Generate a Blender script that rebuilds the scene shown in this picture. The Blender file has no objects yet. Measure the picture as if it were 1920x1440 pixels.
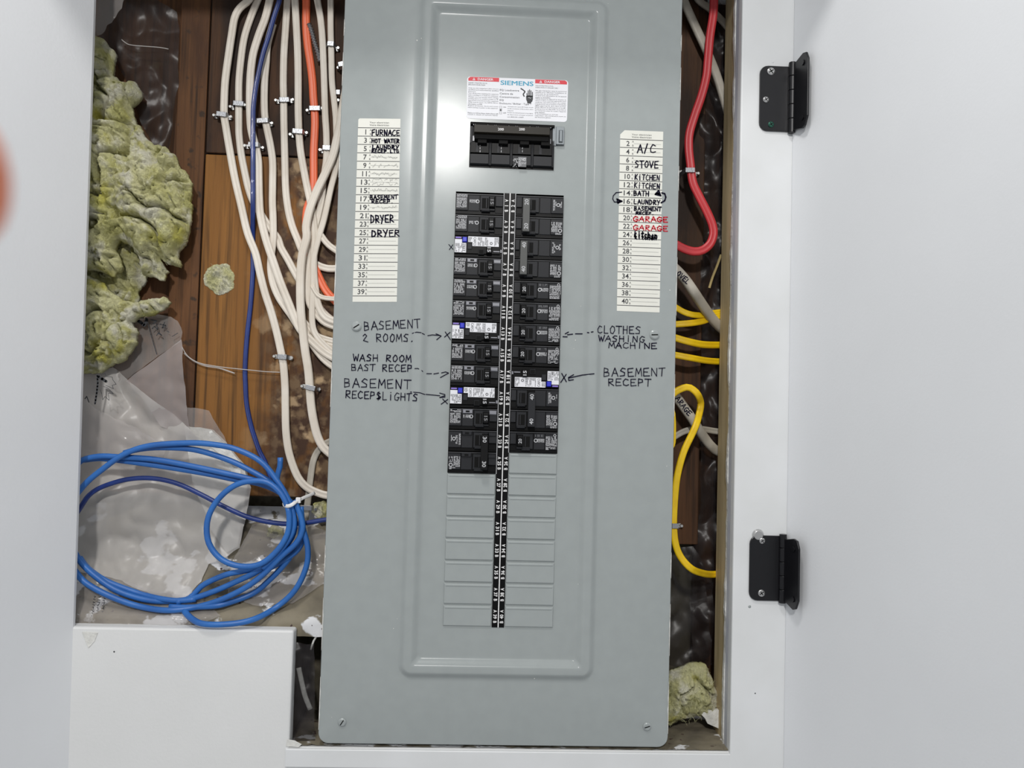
import bpy, bmesh, math, random
import numpy as np
from mathutils import Vector, Matrix, noise, geometry
rnd = random.Random(7)
C = bpy.context.scene.collection
S = bpy.context.scene

# ------------------------------------------------------------------ camera (solved from the breaker pitch of 25.4 mm)
RX, RY, RZ = -0.0399034, -0.0402612, 0.0276051
def _rot():
    cx, sx, cy, sy, cz, sz = math.cos(RX), math.sin(RX), math.cos(RY), math.sin(RY), math.cos(RZ), math.sin(RZ)
    a = np.array([[1, 0, 0], [0, cx, -sx], [0, sx, cx]]); b = np.array([[cy, 0, sy], [0, 1, 0], [-sy, 0, cy]])
    c = np.array([[cz, -sz, 0], [sz, cz, 0], [0, 0, 1]])
    return c @ a @ b
RM = _rot(); FPX = 1550.0
def _w(r): return Vector((r[0], r[2], -r[1]))
RIGHT, DOWN, FWD = _w(RM[0]), _w(RM[1]), _w(RM[2])
CAMLOC = Vector((-0.0302, -0.9703, -0.2559))
cam = bpy.data.cameras.new('camera'); camo = bpy.data.objects.new('camera', cam); C.objects.link(camo)
m = Matrix.Identity(4)
for i in range(3):
    m[i][0] = RIGHT[i]; m[i][1] = -DOWN[i]; m[i][2] = -FWD[i]; m[i][3] = CAMLOC[i]
camo.matrix_world = m
cam.sensor_width = 36; cam.lens = FPX / 1920 * 36; cam.clip_start = 0.01; cam.clip_end = 50
cam.dof.use_dof = True; cam.dof.focus_distance = 0.985; cam.dof.aperture_fstop = 15.5
S.camera = camo
def P(u, v, y=0.0):
    "the point of the plane Y = y (metres into the wall) seen at pixel (u, v)"
    d = RIGHT * ((u - 960) / FPX) + DOWN * ((v - 720) / FPX) + FWD
    return CAMLOC + d * ((y - CAMLOC.y) / d.y)

# ------------------------------------------------------------------ light
wd = bpy.data.worlds.new('room_light'); S.world = wd; wd.use_nodes = True
bg = wd.node_tree.nodes['Background']; bg.inputs[0].default_value = (0.94, 0.97, 1.0, 1); bg.inputs[1].default_value = 0.36
def lamp(name, loc, aim, size, power, col=(1, 0.98, 0.95)):
    l = bpy.data.lights.new(name, 'AREA'); l.shape = 'DISK'; l.size = size; l.energy = power; l.color = col
    o = bpy.data.objects.new(name, l); C.objects.link(o); o.location = loc
    o.rotation_euler = (Vector(aim) - Vector(loc)).to_track_quat('-Z', 'Y').to_euler(); return o
lamp('ceiling_lamp', (-0.21, -2.6, 0.96), (0, 0, -0.25), 0.17, 37)
lamp('ceiling_lamp', (-0.25, -0.80, 1.15), (0, 0, -0.25), 0.25, 9.0)
S.view_settings.view_transform = 'Standard'; S.view_settings.look = 'None'
S.view_settings.gamma = 1; S.view_settings.use_curve_mapping = False; S.view_settings.exposure = 0.0

# ------------------------------------------------------------------ materials
def lin(c):
    return tuple(((x / 255) / 12.92 if x <= 10 else (((x / 255) + 0.055) / 1.055) ** 2.4) for x in c) + (1,)
def mat(name, rgb, rough=0.5, metal=0.0, spec=0.5, noise_rgb=None, nscale=40, bump=0.0, bscale=200, stretch=(1, 1, 1),
        lo=0.35, hi=0.65, coat=0.0, alpha=1.0, sub=0.0, detail=5):
    m = bpy.data.materials.new(name); m.use_nodes = True; n = m.node_tree; b = n.nodes['Principled BSDF']
    b.inputs['Base Color'].default_value = lin(rgb); b.inputs['Roughness'].default_value = rough
    b.inputs['Metallic'].default_value = metal; b.inputs['Specular IOR Level'].default_value = spec
    b.inputs['Coat Weight'].default_value = coat; b.inputs['Alpha'].default_value = alpha
    tc = n.nodes.new('ShaderNodeTexCoord'); mp = n.nodes.new('ShaderNodeMapping'); mp.inputs['Scale'].default_value = stretch
    n.links.new(tc.outputs['Object'], mp.inputs[0])
    if noise_rgb is not None:
        t = n.nodes.new('ShaderNodeTexNoise'); t.inputs['Scale'].default_value = nscale; t.inputs['Detail'].default_value = detail
        n.links.new(mp.outputs[0], t.inputs['Vector'])
        r = n.nodes.new('ShaderNodeValToRGB'); r.color_ramp.elements[0].position = lo; r.color_ramp.elements[1].position = hi
        r.color_ramp.elements[0].color = lin(rgb); r.color_ramp.elements[1].color = lin(noise_rgb)
        n.links.new(t.outputs[0], r.inputs[0]); n.links.new(r.outputs[0], b.inputs['Base Color'])
        m['ramp'] = r.name
    if bump:
        t = n.nodes.new('ShaderNodeTexNoise'); t.inputs['Scale'].default_value = bscale; t.inputs['Detail'].default_value = 4
        n.links.new(mp.outputs[0], t.inputs['Vector'])
        bp = n.nodes.new('ShaderNodeBump'); bp.inputs['Strength'].default_value = bump; bp.inputs['Distance'].default_value = 0.002
        n.links.new(t.outputs[0], bp.inputs['Height']); n.links.new(bp.outputs[0], b.inputs['Normal'])
    return m
def layer(m, rgb, scale, lo, hi, stretch=(1, 1, 1), seed=0.0, gate=None):
    "mix a further noise-shaped colour over the base colour; gate=(axis, a, b) limits it to a side of the thing"
    n = m.node_tree; b = n.nodes['Principled BSDF']; s = b.inputs['Base Color']
    mix = n.nodes.new('ShaderNodeMix'); mix.data_type = 'RGBA'
    if s.is_linked:
        src = s.links[0].from_socket; n.links.new(src, mix.inputs[6])
    else: mix.inputs[6].default_value = s.default_value
    mix.inputs[7].default_value = lin(rgb)
    tc = n.nodes.new('ShaderNodeTexCoord'); mp = n.nodes.new('ShaderNodeMapping'); mp.inputs['Scale'].default_value = stretch
    mp.inputs['Location'].default_value = (seed, seed * 1.7, seed * 0.6)
    n.links.new(tc.outputs['Object'], mp.inputs[0])
    t = n.nodes.new('ShaderNodeTexNoise'); t.inputs['Scale'].default_value = scale; t.inputs['Detail'].default_value = 7
    n.links.new(mp.outputs[0], t.inputs['Vector'])
    mr = n.nodes.new('ShaderNodeMapRange'); mr.inputs[1].default_value = lo; mr.inputs[2].default_value = hi
    n.links.new(t.outputs[0], mr.inputs[0]); fac = mr.outputs[0]
    if gate:
        sp = n.nodes.new('ShaderNodeSeparateXYZ'); n.links.new(tc.outputs['Object'], sp.inputs[0])
        g = n.nodes.new('ShaderNodeMapRange'); g.inputs[1].default_value = gate[1]; g.inputs[2].default_value = gate[2]
        n.links.new(sp.outputs[gate[0]], g.inputs[0])
        # gate shifts the noise threshold so the edge of the stain stays ragged
        mu = n.nodes.new('ShaderNodeMath'); mu.operation = 'MULTIPLY'
        n.links.new(fac, mu.inputs[0]); n.links.new(g.outputs[0], mu.inputs[1]); fac = mu.outputs[0]
    n.links.new(fac, mix.inputs[0]); n.links.new(mix.outputs[2], s)
    return m
M = {}
M['steel'] = mat('painted_steel', (157, 163, 163), 0.18, noise_rgb=(154, 160, 160), nscale=60, bump=0.002, bscale=900, spec=0.15)
M['box_steel'] = mat('enclosure_steel', (120, 124, 125), 0.4)
M['white'] = mat('white_wall_paint', (219, 220, 220), 0.55, noise_rgb=(215, 216, 216), nscale=9, bump=0.10, bscale=260)
M['white_door'] = mat('white_door_paint', (221, 223, 226), 0.5, noise_rgb=(218, 220, 223), nscale=6, bump=0.08, bscale=300)
M['trim'] = mat('white_trim_paint', (219, 221, 223), 0.4, noise_rgb=(213, 215, 216), nscale=12, bump=0.03, bscale=150)
M['gypsum'] = mat('rough_white_plaster', (226, 226, 222), 0.8, noise_rgb=(200, 200, 196), nscale=90, bump=0.5, bscale=300)
M['grey_edge'] = mat('grey_trim_edge', (176, 180, 190), 0.6, noise_rgb=(196, 198, 204), nscale=30)  # blue-grey tone for the trim's inner side strip
def wood(name, a, b):
    m = mat(name, a, 0.66, spec=0.3, noise_rgb=b, nscale=9, stretch=(5, 1, 0.45), bump=0.12, bscale=120, lo=0.3, hi=0.7)
    layer(m, tuple(int(c * 0.62) for c in a), 60, 0.48, 0.75, (3.5, 1, 0.12), 2.1)
    return m
w = wood('stained_plank', (86, 56, 32), (106, 70, 40))
layer(w, (70, 44, 26), 9, 0.50, 0.66, (2.5, 1, 0.7), 3.1)
layer(w, (58, 42, 30), 70, 0.60, 0.68, (1, 1, 1), 1.3)
M['plank'] = w
w = wood('mouldy_plank', (124, 82, 36), (142, 97, 45))
layer(w, (66, 44, 30), 26, 0.34, 0.50, (1, 1, 0.7), 5.0, gate=('X', -0.322, -0.285))
layer(w, (112, 90, 66), 75, 0.46, 0.62, (1, 1, 1), 2.0, gate=('X', -0.312, -0.272))
layer(w, (178, 152, 118), 22, 0.56, 0.61, (1, 1, 1), 7.7, gate=('X', -0.335, -0.25))
M['plank2'] = w
w = wood('dark_plank', (84, 54, 32), (104, 70, 42))
layer(w, (112, 98, 74), 30, 0.60, 0.72, (1, 1, 0.6), 4.0)
M['plank3'] = w
w = wood('shade_darkened_plank', (66, 43, 26), (84, 55, 33))  # deeper brown also carries the shade of the cavity top and right gap
layer(w, (38, 24, 16), 10, 0.45, 0.62, (2, 1, 0.7), 6.0)
M['plank4'] = w
w = mat('old_concrete', (118, 112, 96), 0.85, noise_rgb=(92, 86, 72), nscale=18, bump=0.6, bscale=60)
layer(w, (66, 60, 48), 30, 0.55, 0.66, (1, 1, 1), 9.0)
M['concrete'] = w
w = mat('paint_smeared_ledge', (130, 122, 104), 0.7, noise_rgb=(96, 90, 78), nscale=22, bump=0.4, bscale=90)
layer(w, (216, 217, 220), 20, 0.55, 0.575, (1, 1.6, 1), 2.2)
layer(w, (70, 50, 48), 110, 0.66, 0.69, (1, 1, 1), 3.0)
M['smear'] = w
M['stud'] = mat('pine_stud', (196, 178, 140), 0.7, noise_rgb=(166, 148, 110), nscale=9, stretch=(1, 9, 0.8), bump=0.2, bscale=60)
w = mat('mineral_wool', (234, 231, 182), 0.95, spec=0.03, noise_rgb=(212, 209, 140), nscale=26, lo=0.38, hi=0.62)
layer(w, (246, 243, 220), 38, 0.50, 0.64, (1, 1, 1), 3.0)
layer(w, (150, 148, 84), 90, 0.62, 0.74, (1, 1, 1), 8.0)
layer(w, (214, 208, 108), 26, 0.58, 0.70, (1, 1, 1), 12.0)
n_ = w.node_tree; t_ = n_.nodes.new('ShaderNodeTexNoise'); t_.inputs['Scale'].default_value = 170; t_.inputs['Detail'].default_value = 9; t_.inputs['Distortion'].default_value = 2.5
t_.inputs['Roughness'].default_value = 0.7
tc_ = n_.nodes.new('ShaderNodeTexCoord'); n_.links.new(tc_.outputs['Object'], t_.inputs['Vector'])
bp_ = n_.nodes.new('ShaderNodeBump'); bp_.inputs['Strength'].default_value = 1.0; bp_.inputs['Distance'].default_value = 0.006
n_.links.new(t_.outputs[0], bp_.inputs['Height']); n_.links.new(bp_.outputs[0], n_.nodes['Principled BSDF'].inputs['Normal'])
M['wool'] = w
M['fibre'] = mat('wool_fibre', (206, 206, 160), 0.9, spec=0.1)
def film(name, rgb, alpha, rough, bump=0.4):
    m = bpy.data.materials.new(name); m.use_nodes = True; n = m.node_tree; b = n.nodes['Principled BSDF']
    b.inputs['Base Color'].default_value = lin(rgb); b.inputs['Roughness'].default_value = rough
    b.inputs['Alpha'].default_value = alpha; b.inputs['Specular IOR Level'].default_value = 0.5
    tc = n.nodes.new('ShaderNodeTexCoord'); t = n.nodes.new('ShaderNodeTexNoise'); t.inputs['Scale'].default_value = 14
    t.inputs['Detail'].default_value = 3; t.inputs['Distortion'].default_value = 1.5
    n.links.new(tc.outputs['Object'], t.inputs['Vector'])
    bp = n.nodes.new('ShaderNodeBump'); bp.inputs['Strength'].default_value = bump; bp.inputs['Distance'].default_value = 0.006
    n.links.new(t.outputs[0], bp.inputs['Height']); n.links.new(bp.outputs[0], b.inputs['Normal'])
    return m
M['film'] = film('milky_plastic_film', (206, 202, 198), 0.58, 0.33, 0.22)
M['film_mid'] = film('thin_milky_film', (176, 168, 166), 0.5, 0.35, 0.2)
M['film_clear'] = film('clear_plastic_film', (186, 180, 176), 0.34, 0.20)
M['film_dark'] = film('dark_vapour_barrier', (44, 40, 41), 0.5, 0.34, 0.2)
M['nm'] = mat('white_cable_jacket', (224, 216, 204), 0.42, noise_rgb=(212, 202, 188), nscale=30, bump=0.03, bscale=200)
M['nm_old'] = mat('grey_white_cable_jacket', (186, 180, 168), 0.5, noise_rgb=(160, 154, 142), nscale=40)
M['blue'] = mat('navy_cable_jacket', (26, 54, 126), 0.4, noise_rgb=(20, 44, 110), nscale=60, coat=0.2)
M['azure'] = mat('bright_blue_cable_jacket', (44, 106, 180), 0.42, noise_rgb=(38, 94, 166), nscale=40)
M['orange'] = mat('orange_cable_jacket', (236, 112, 72), 0.4)
M['red'] = mat('red_cable_jacket', (190, 50, 56), 0.4)
M['yellow'] = mat('yellow_cable_jacket', (238, 200, 20), 0.42, noise_rgb=(226, 184, 14), nscale=60)
M['zinc'] = mat('zinc_strap', (168, 170, 174), 0.35, metal=0.85, bump=0.1, bscale=500)
M['nail'] = mat('nail_steel', (214, 214, 212), 0.3, metal=0.9)
M['black'] = mat('black_breaker_plastic', (11, 11, 12), 0.42, spec=0.14, bump=0.02, bscale=600)
M['black2'] = mat('dark_grey_breaker_plastic', (42, 43, 46), 0.45, spec=0.16, bump=0.02, bscale=600)
M['edge'] = mat('highlight_grey_plastic_edge', (74, 75, 78), 0.4, spec=0.3)  # lighter grey paints the specular line on the breaker tops
M['recess'] = mat('deep_black_plastic', (5, 5, 5), 0.7, spec=0.2)
M['handle'] = mat('breaker_handle_plastic', (20, 20, 21), 0.42, spec=0.15)
M['tie'] = mat('grey_handle_tie', (84, 85, 84), 0.42, spec=0.2)
M['mainbar'] = mat('brown_black_main_handle', (34, 31, 25), 0.4, spec=0.15)
M['clipgrey'] = mat('grey_clip_plastic', (132, 133, 140), 0.35)
M['print'] = mat('light_grey_print', (186, 187, 190), 0.6)
M['print_mid'] = mat('mid_grey_print', (132, 133, 136), 0.6)
M['print_dim'] = mat('dim_grey_print', (104, 105, 108), 0.6)
M['white_ink'] = mat('white_print', (236, 236, 236), 0.6)
M['labelwhite'] = mat('white_label', (226, 227, 232), 0.45, spec=0.2)
M['sticker'] = mat('off_white_sticker', (224, 224, 216), 0.5, spec=0.25, noise_rgb=(220, 220, 212), nscale=20)
M['tag_blue'] = mat('blue_test_button', (34, 44, 190), 0.4)
M['violet'] = mat('violet_tag', (128, 108, 190), 0.5)
M['rule'] = mat('dark_rule_print', (62, 64, 66), 0.6)
M['rule_thin'] = mat('thin_rule_print', (150, 152, 150), 0.6)
M['text'] = mat('charcoal_print', (50, 52, 56), 0.6)
M['pencil'] = mat('faint_pencil', (172, 172, 168), 0.7)
M['marker'] = mat('black_marker_ink', (34, 33, 50), 0.95, spec=0.0)
M['redmarker'] = mat('red_marker_ink', (205, 50, 64), 0.95, spec=0.0)
M['danger'] = mat('red_label_print', (206, 40, 56), 0.5)
M['teal'] = mat('teal_label_print', (58, 152, 184), 0.5)
M['chrome'] = mat('bright_screw_metal', (190, 190, 190), 0.3, metal=0.8)
M['screwgrey'] = mat('painted_screw', (158, 164, 164), 0.3, metal=0.2)
M['greenscrew'] = mat('green_black_screw', (44, 92, 78), 0.35, metal=0.5)
M['hinge'] = mat('black_hinge_metal', (20, 20, 24), 0.32, metal=0.3, spec=0.6)
M['tieband'] = mat('white_nylon', (226, 226, 226), 0.4)
M['skin'] = mat('skin', (252, 146, 108), 0.5, spec=0.4)
M['nailskin'] = mat('fingernail', (232, 160, 140), 0.3)
M['sleeve'] = mat('dark_sleeve_cloth', (52, 56, 70), 0.9, bump=0.4, bscale=500)
M['splinter'] = mat('wood_splinter', (170, 152, 104), 0.8)
M['clipmetal'] = mat('dull_clip_metal', (104, 110, 114), 0.4, metal=0.4)
M['bx'] = mat('steel_armour', (150, 150, 152), 0.35, metal=0.8)

# ------------------------------------------------------------------ mesh helpers
class MB:
    def __init__(s): s.v = []; s.f = []; s.mi = []
    def add(s, vs, fs, mi=0):
        o = len(s.v); s.v += [tuple(v) for v in vs]; s.f += [tuple(i + o for i in f) for f in fs]; s.mi += [mi] * len(fs)
    def box(s, x0, x1, y0, y1, z0, z1, mi=0):
        vs = [(x, y, z) for x in (x0, x1) for y in (y0, y1) for z in (z0, z1)]
        s.add(vs, [(0, 1, 3, 2), (4, 6, 7, 5), (0, 4, 5, 1), (2, 3, 7, 6), (0, 2, 6, 4), (1, 5, 7, 3)], mi)
    def frus(s, x0, x1, z0, z1, y0, y1, ix, iz, mi=0):
        "raised pad: base at depth y1, front (smaller by ix, iz) at y0"
        a = [(x0, y1, z0), (x1, y1, z0), (x1, y1, z1), (x0, y1, z1)]
        b = [(x0 + ix, y0, z0 + iz), (x1 - ix, y0, z0 + iz), (x1 - ix, y0, z1 - iz), (x0 + ix, y0, z1 - iz)]
        s.add(a + b, [(4, 5, 6, 7), (0, 1, 5, 4), (1, 2, 6, 5), (2, 3, 7, 6), (3, 0, 4, 7), (0, 3, 2, 1)], mi)
    def rect(s, x0, x1, z0, z1, y, mi=0):
        s.add([(x0, y, z0), (x1, y, z0), (x1, y, z1), (x0, y, z1)], [(0, 1, 2, 3)], mi)
    def prism(s, pts, y0, y1, mi=0):
        "polygon (x, z) extruded from y0 (front) to y1"
        n = len(pts); vs = [(x, y0, z) for x, z in pts] + [(x, y1, z) for x, z in pts]
        s.add(vs, [tuple(range(n)), tuple(range(2 * n - 1, n - 1, -1))] + [(i, (i + 1) % n, n + (i + 1) % n, n + i) for i in range(n)], mi)
    def disc(s, cx, cz, r, y0, y1, n=20, r2=None, mi=0):
        r2 = r if r2 is None else r2
        a = [(cx + r * math.cos(t), y1, cz + r * math.sin(t)) for t in [2 * math.pi * i / n for i in range(n)]]
        b = [(cx + r2 * math.cos(t), y0, cz + r2 * math.sin(t)) for t in [2 * math.pi * i / n for i in range(n)]]
        s.add(a + b, [tuple(range(n, 2 * n)), tuple(range(n - 1, -1, -1))] + [(i, (i + 1) % n, n + (i + 1) % n, n + i) for i in range(n)], mi)
    def build(s, name, mats, parent=None, smooth=False, bevel=0, loc=None):
        me = bpy.data.meshes.new(name); me.from_pydata(s.v, [], s.f)
        for m in (mats if isinstance(mats, (list, tuple)) else [mats]): me.materials.append(m)
        me.polygons.foreach_set('material_index', s.mi); me.update()
        bm = bmesh.new(); bm.from_mesh(me)
        if s.recalc: bmesh.ops.recalc_face_normals(bm, faces=bm.faces)
        bm.to_mesh(me); bm.free()
        if smooth: me.polygons.foreach_set('use_smooth', [True] * len(me.polygons))
        o = bpy.data.objects.new(name, me); C.objects.link(o)
        if parent: o.parent = parent
        if loc is not None: recentre(o, loc)
        if bevel:
            b = o.modifiers.new('bevel', 'BEVEL'); b.width = bevel; b.segments = 2; b.limit_method = 'ANGLE'; b.angle_limit = 0.6
            b.harden_normals = False
        return o
    recalc = True
def recentre(o, loc):
    loc = Vector(loc); o.data.transform(Matrix.Translation(-loc)); o.location = loc
def tag(o, label=None, cat=None, group=None, kind=None):
    if label: o['label'] = label
    if cat: o['category'] = cat
    if group: o['group'] = group
    if kind: o['kind'] = kind
    return o
def empty(name, loc=(0, 0, 0)):
    o = bpy.data.objects.new(name, None); C.objects.link(o); o.location = loc; o.empty_display_size = 0.02; return o
_fc = {}
def glyphs(txt, bold=0.0, res=2):
    k = (txt, bold, res)
    if k not in _fc:
        c = bpy.data.curves.new('t', 'FONT'); c.body = txt; c.size = 1; c.resolution_u = res; c.offset = bold
        c.align_x = 'CENTER'; c.align_y = 'CENTER'
        o = bpy.data.objects.new('t', c); me = bpy.data.meshes.new_from_object(o)
        v = [tuple(p.co) for p in me.vertices]; f = [tuple(p.vertices) for p in me.polygons]
        bpy.data.objects.remove(o); bpy.data.curves.remove(c); bpy.data.meshes.remove(me)
        xs = [p[0] for p in v] or [0]; ys = [p[1] for p in v] or [0]
        _fc[k] = (v, f, min(xs), max(xs), min(ys), max(ys))
    return _fc[k]
def put_text(mb, txt, x, z, h, y, rot=0, bold=0.0, mi=0, width=None, align='C', res=2):
    "printed text centred at x, z; h = height of its glyphs; rot in quarter turns anticlockwise"
    v, f, a, b, c, d = glyphs(txt, bold, res)
    if not v: return
    s = h / max(1e-6, (d - c)); sx = s
    if width: sx = width / max(1e-6, (b - a))
    cx, cy = (a + b) / 2, (c + d) / 2
    if align == 'L': cx = a
    if align == 'R': cx = b
    out = []
    for q in v:
        px, pz = (q[0] - cx) * sx, (q[1] - cy) * s
        if rot == 1: px, pz = -pz, px
        elif rot == -1: px, pz = pz, -px
        elif rot == 2: px, pz = -px, -pz
        out.append((x + px, y, z + pz))
    mb.add(out, f, mi)

# ------------------------------------------------------------------ stroke lettering (hand writing)
SF = {'A': [[(0, 0), (.45, 1), (.9, 0)], [(.2, .38), (.75, .38)]], 'B': [[(.05, 0), (.05, 1), (.6, .9), (.6, .6), (.1, .52), (.7, .42), (.7, .1), (.05, 0)]],
 'C': [[(.8, .88), (.4, 1), (.08, .6), (.12, .15), (.5, 0), (.85, .15)]], 'D': [[(.05, 0), (.08, 1), (.6, .8), (.75, .45), (.55, .1), (.05, 0)]],
 'E': [[(.8, 1), (.1, .95), (.1, 0), (.85, .03)], [(.1, .5), (.65, .52)]], 'F': [[(.85, 1), (.1, .95), (.1, 0)], [(.1, .5), (.65, .55)]],
 'G': [[(.8, .85), (.4, 1), (.08, .6), (.15, .1), (.6, 0), (.85, .4), (.5, .42)]], 'H': [[(.1, 1), (.08, 0)], [(.75, 1), (.78, 0)], [(.08, .5), (.78, .5)]],
 'I': [[(.4, .7), (.4, 0)], [(.4, .95), (.42, .92)]], 'K': [[(.1, 1), (.1, 0)], [(.75, 1), (.12, .45), (.8, 0)]], 'L': [[(.12, 1), (.1, 0), (.75, .04)]],
 'M': [[(.02, 0), (.12, 1), (.45, .3), (.8, 1), (.92, 0)]], 'N': [[(.08, 0), (.1, 1), (.75, 0), (.8, 1)]], 'O': [[(.4, 1), (.08, .6), (.15, .1), (.5, 0), (.82, .4), (.7, .9), (.4, 1)]],
 'P': [[(.08, 0), (.1, 1), (.7, .9), (.7, .55), (.1, .45)]], 'R': [[(.08, 0), (.1, 1), (.7, .92), (.68, .6), (.1, .48), (.82, 0)]],
 'S': [[(.8, .9), (.4, 1), (.12, .72), (.7, .42), (.65, .05), (.05, .05)]], 'T': [[(.0, .97), (.9, 1)], [(.45, .97), (.42, 0)]], 'U': [[(.08, 1), (.12, .15), (.4, 0), (.7, .15), (.78, 1)]],
 'V': [[(.02, 1), (.4, 0), (.8, 1)]], 'W': [[(.0, 1), (.22, 0), (.45, .7), (.68, 0), (.92, 1)]], 'X': [[(.05, 0), (.85, 1)], [(.1, 1), (.8, 0)]], 'Y': [[(.02, 1), (.4, .5)], [(.8, 1), (.25, -.1)]],
 'Z': [[(.05, 1), (.8, 1), (.05, 0), (.85, 0)]], '2': [[(.1, .8), (.4, 1), (.7, .75), (.15, .15), (.85, 0)]], '.': [[(.3, .02), (.35, .05)]], '/': [[(.1, -.1), (.6, 1.1)]], ' ': [],
 '&': [[(.7, .75), (.3, .9), (.2, .65), (.7, .4), (.6, .1), (.15, .12), (.8, .3)], [(.45, 1.05), (.42, -.05)]], 'i': [[(.4, .75), (.4, 0)], [(.4, 1), (.42, .97)]],
 'k': [[(.15, 1), (.1, 0)], [(.6, .65), (.15, .3), (.7, 0)]], 't': [[(.4, 1), (.4, .1), (.65, 0)], [(.1, .7), (.75, .72)]], 'c': [[(.7, .55), (.35, .65), (.12, .3), (.4, 0), (.75, .1)]],
 'h': [[(.1, 1), (.1, 0)], [(.1, .4), (.45, .6), (.7, .4), (.7, 0)]], 'e': [[(.12, .3), (.7, .35), (.45, .65), (.12, .3), (.35, 0), (.75, .1)]], 'n': [[(.1, .6), (.1, 0)], [(.1, .4), (.5, .6), (.7, .4), (.72, 0)]]}
def stroke(mb, pts, w, surf, mi=0):
    "pts: list of pixel points drawn as a marker line of width w (m) on the surface surf(u, v)"
    W = [surf(*p) for p in pts]
    q = []
    for i in range(len(W) - 1):
        a, b = W[i], W[i + 1]; L = (b - a).length; n = max(1, int(L / 0.004))
        for k in range(n): q.append((pts[i][0] + (pts[i + 1][0] - pts[i][0]) * k / n, pts[i][1] + (pts[i + 1][1] - pts[i][1]) * k / n))
    q.append(pts[-1]); W = [surf(*p) for p in q]
    for i in range(len(W) - 1):
        a, b = W[i], W[i + 1]; d = b - a; s = Vector((-d.z, 0, d.x))
        if s.length < 1e-9: continue
        s.normalize(); s *= w / 2
        mb.add([a + s, b + s, b - s, a - s], [(0, 1, 2, 3)], mi)
    for a in W:
        mb.add([(a.x + w / 2 * math.cos(t), a.y, a.z + w / 2 * math.sin(t)) for t in [math.pi / 4 * k for k in range(8)]], [tuple(range(8))], mi)
def ink(mb, txt, x0, y0, x1, y1, h, surf, w=0.0012, mi=0, jit=0.05, rough=True):
    n = len(txt); r = random.Random(hash_(txt) + int(x0))
    for i, ch in enumerate(txt):
        cw = 1.0 / n
        bx, by = x0 + (x1 - x0) * i * cw, y0 + (y1 - y0) * i * cw
        wpx = math.hypot(x1 - x0, y1 - y0) / n
        ux, uy = (x1 - x0) / (wpx * n), (y1 - y0) / (wpx * n)
        for pl in SF.get(ch, []):
            pts = []
            for (a, b) in pl:
                a += r.uniform(-jit, jit); b += r.uniform(-jit, jit)
                px, py = a * wpx * 0.92, b * h
                pts.append((bx + ux * px + uy * py, by + uy * px - ux * py))
            stroke(mb, pts, w * r.uniform(0.85, 1.15), surf, mi)
def notes(name, items, surf, m, parent, label=None, dw=0.00105, jit=0.05):
    "each written phrase is a part of its own; items: text or stroke list, ..."
    for it in items:
        mb = MB()
        if isinstance(it[0], str):
            t_, x0, y0, x1, y1, h = it[:6]; w_ = it[6] if len(it) > 6 else dw
            ink(mb, t_, x0, y0, x1, y1, h, surf, w_, jit=jit)
        else:
            for pl in it[0]: stroke(mb, pl, it[1], surf)
        o = mb.build(name if isinstance(it[0], str) else name.replace('handwritten_word', 'drawn_arrow'), m, parent)
        if label: o['label'] = label
def hash_(s): return sum((i + 1) * ord(c) for i, c in enumerate(s))

# ------------------------------------------------------------------ cables
def crom(pts, step=0.004):
    out = []; n = len(pts)
    for i in range(n - 1):
        p0, p1, p2, p3 = pts[max(i - 1, 0)], pts[i], pts[i + 1], pts[min(i + 2, n - 1)]
        k = max(2, int((p2 - p1).length / step))
        for j in range(k):
            t = j / k
            out.append(0.5 * ((2 * p1) + (p2 - p0) * t + (2 * p0 - 5 * p1 + 4 * p2 - p3) * t * t + (3 * p1 - p0 - 3 * p2 + p3) * t ** 3))
    out.append(pts[-1]); return out
def sweep(mb, pts, hw, ht, ring=24, groove=0.0, step=0.004, mi=0, bead=0.0):
    path = crom(pts, step); n = len(path); vs = []; fs = []
    for i, p in enumerate(path):
        t = (path[min(i + 1, n - 1)] - path[max(i - 1, 0)])
        if t.length < 1e-9: t = Vector((0, 0, 1))
        t.normalize(); side = t.cross(Vector((0, 1, 0)))
        if side.length < 0.05: side = Vector((1, 0, 0))
        side.normalize(); nor = side.cross(t)
        k = 1 + (bead * math.sin(i * 2.1) if bead else 0)
        for j in range(ring):
            a = 2 * math.pi * j / ring; c, s_ = math.cos(a), math.sin(a)
            g = 1 - groove * (math.exp(-(c / 0.14) ** 2) + 0.35 * math.exp(-(c / 0.5) ** 2))
            vs.append(p + side * hw * k * math.copysign(abs(c) ** 0.8, c) + nor * ht * k * g * math.copysign(abs(s_) ** 0.8, s_))
    for i in range(n - 1):
        for j in range(ring):
            a = i * ring + j; b = i * ring + (j + 1) % ring
            fs.append((a, b, b + ring, a + ring))
    fs.append(tuple(range(ring - 1, -1, -1))); fs.append(tuple(range((n - 1) * ring, n * ring)))
    mb.add(vs, fs, mi)
def cable(name, pts, wpx, y, mname, label, cat='cable', group=None, flat=0.5, groove=0.34, ys=None):
    pp = []; keep = [pts[0]]
    for p in pts[1:-1]:
        if math.hypot(p[0] - keep[-1][0], p[1] - keep[-1][1]) > 13: keep.append(p)
    pts = keep + [pts[-1]]
    for i, p in enumerate(pts):
        d = p[2] if len(p) > 2 else y
        if p[0] > 1300 and d < 0.081 and p[0] > pts[0][0] + 60 and name != 'red_cable': d += (0.0825 - d) * min(1, (p[0] - 1300) / 46)
        pp.append(P(p[0], p[1], d))
    hw = wpx * 0.00066 / 2
    mb = MB(); sweep(mb, pp, hw, hw * flat, groove=groove)
    o = mb.build(name, M[mname], smooth=True, loc=pp[0]); tag(o, label, cat, group); return o
BOARD = 0.090

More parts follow.
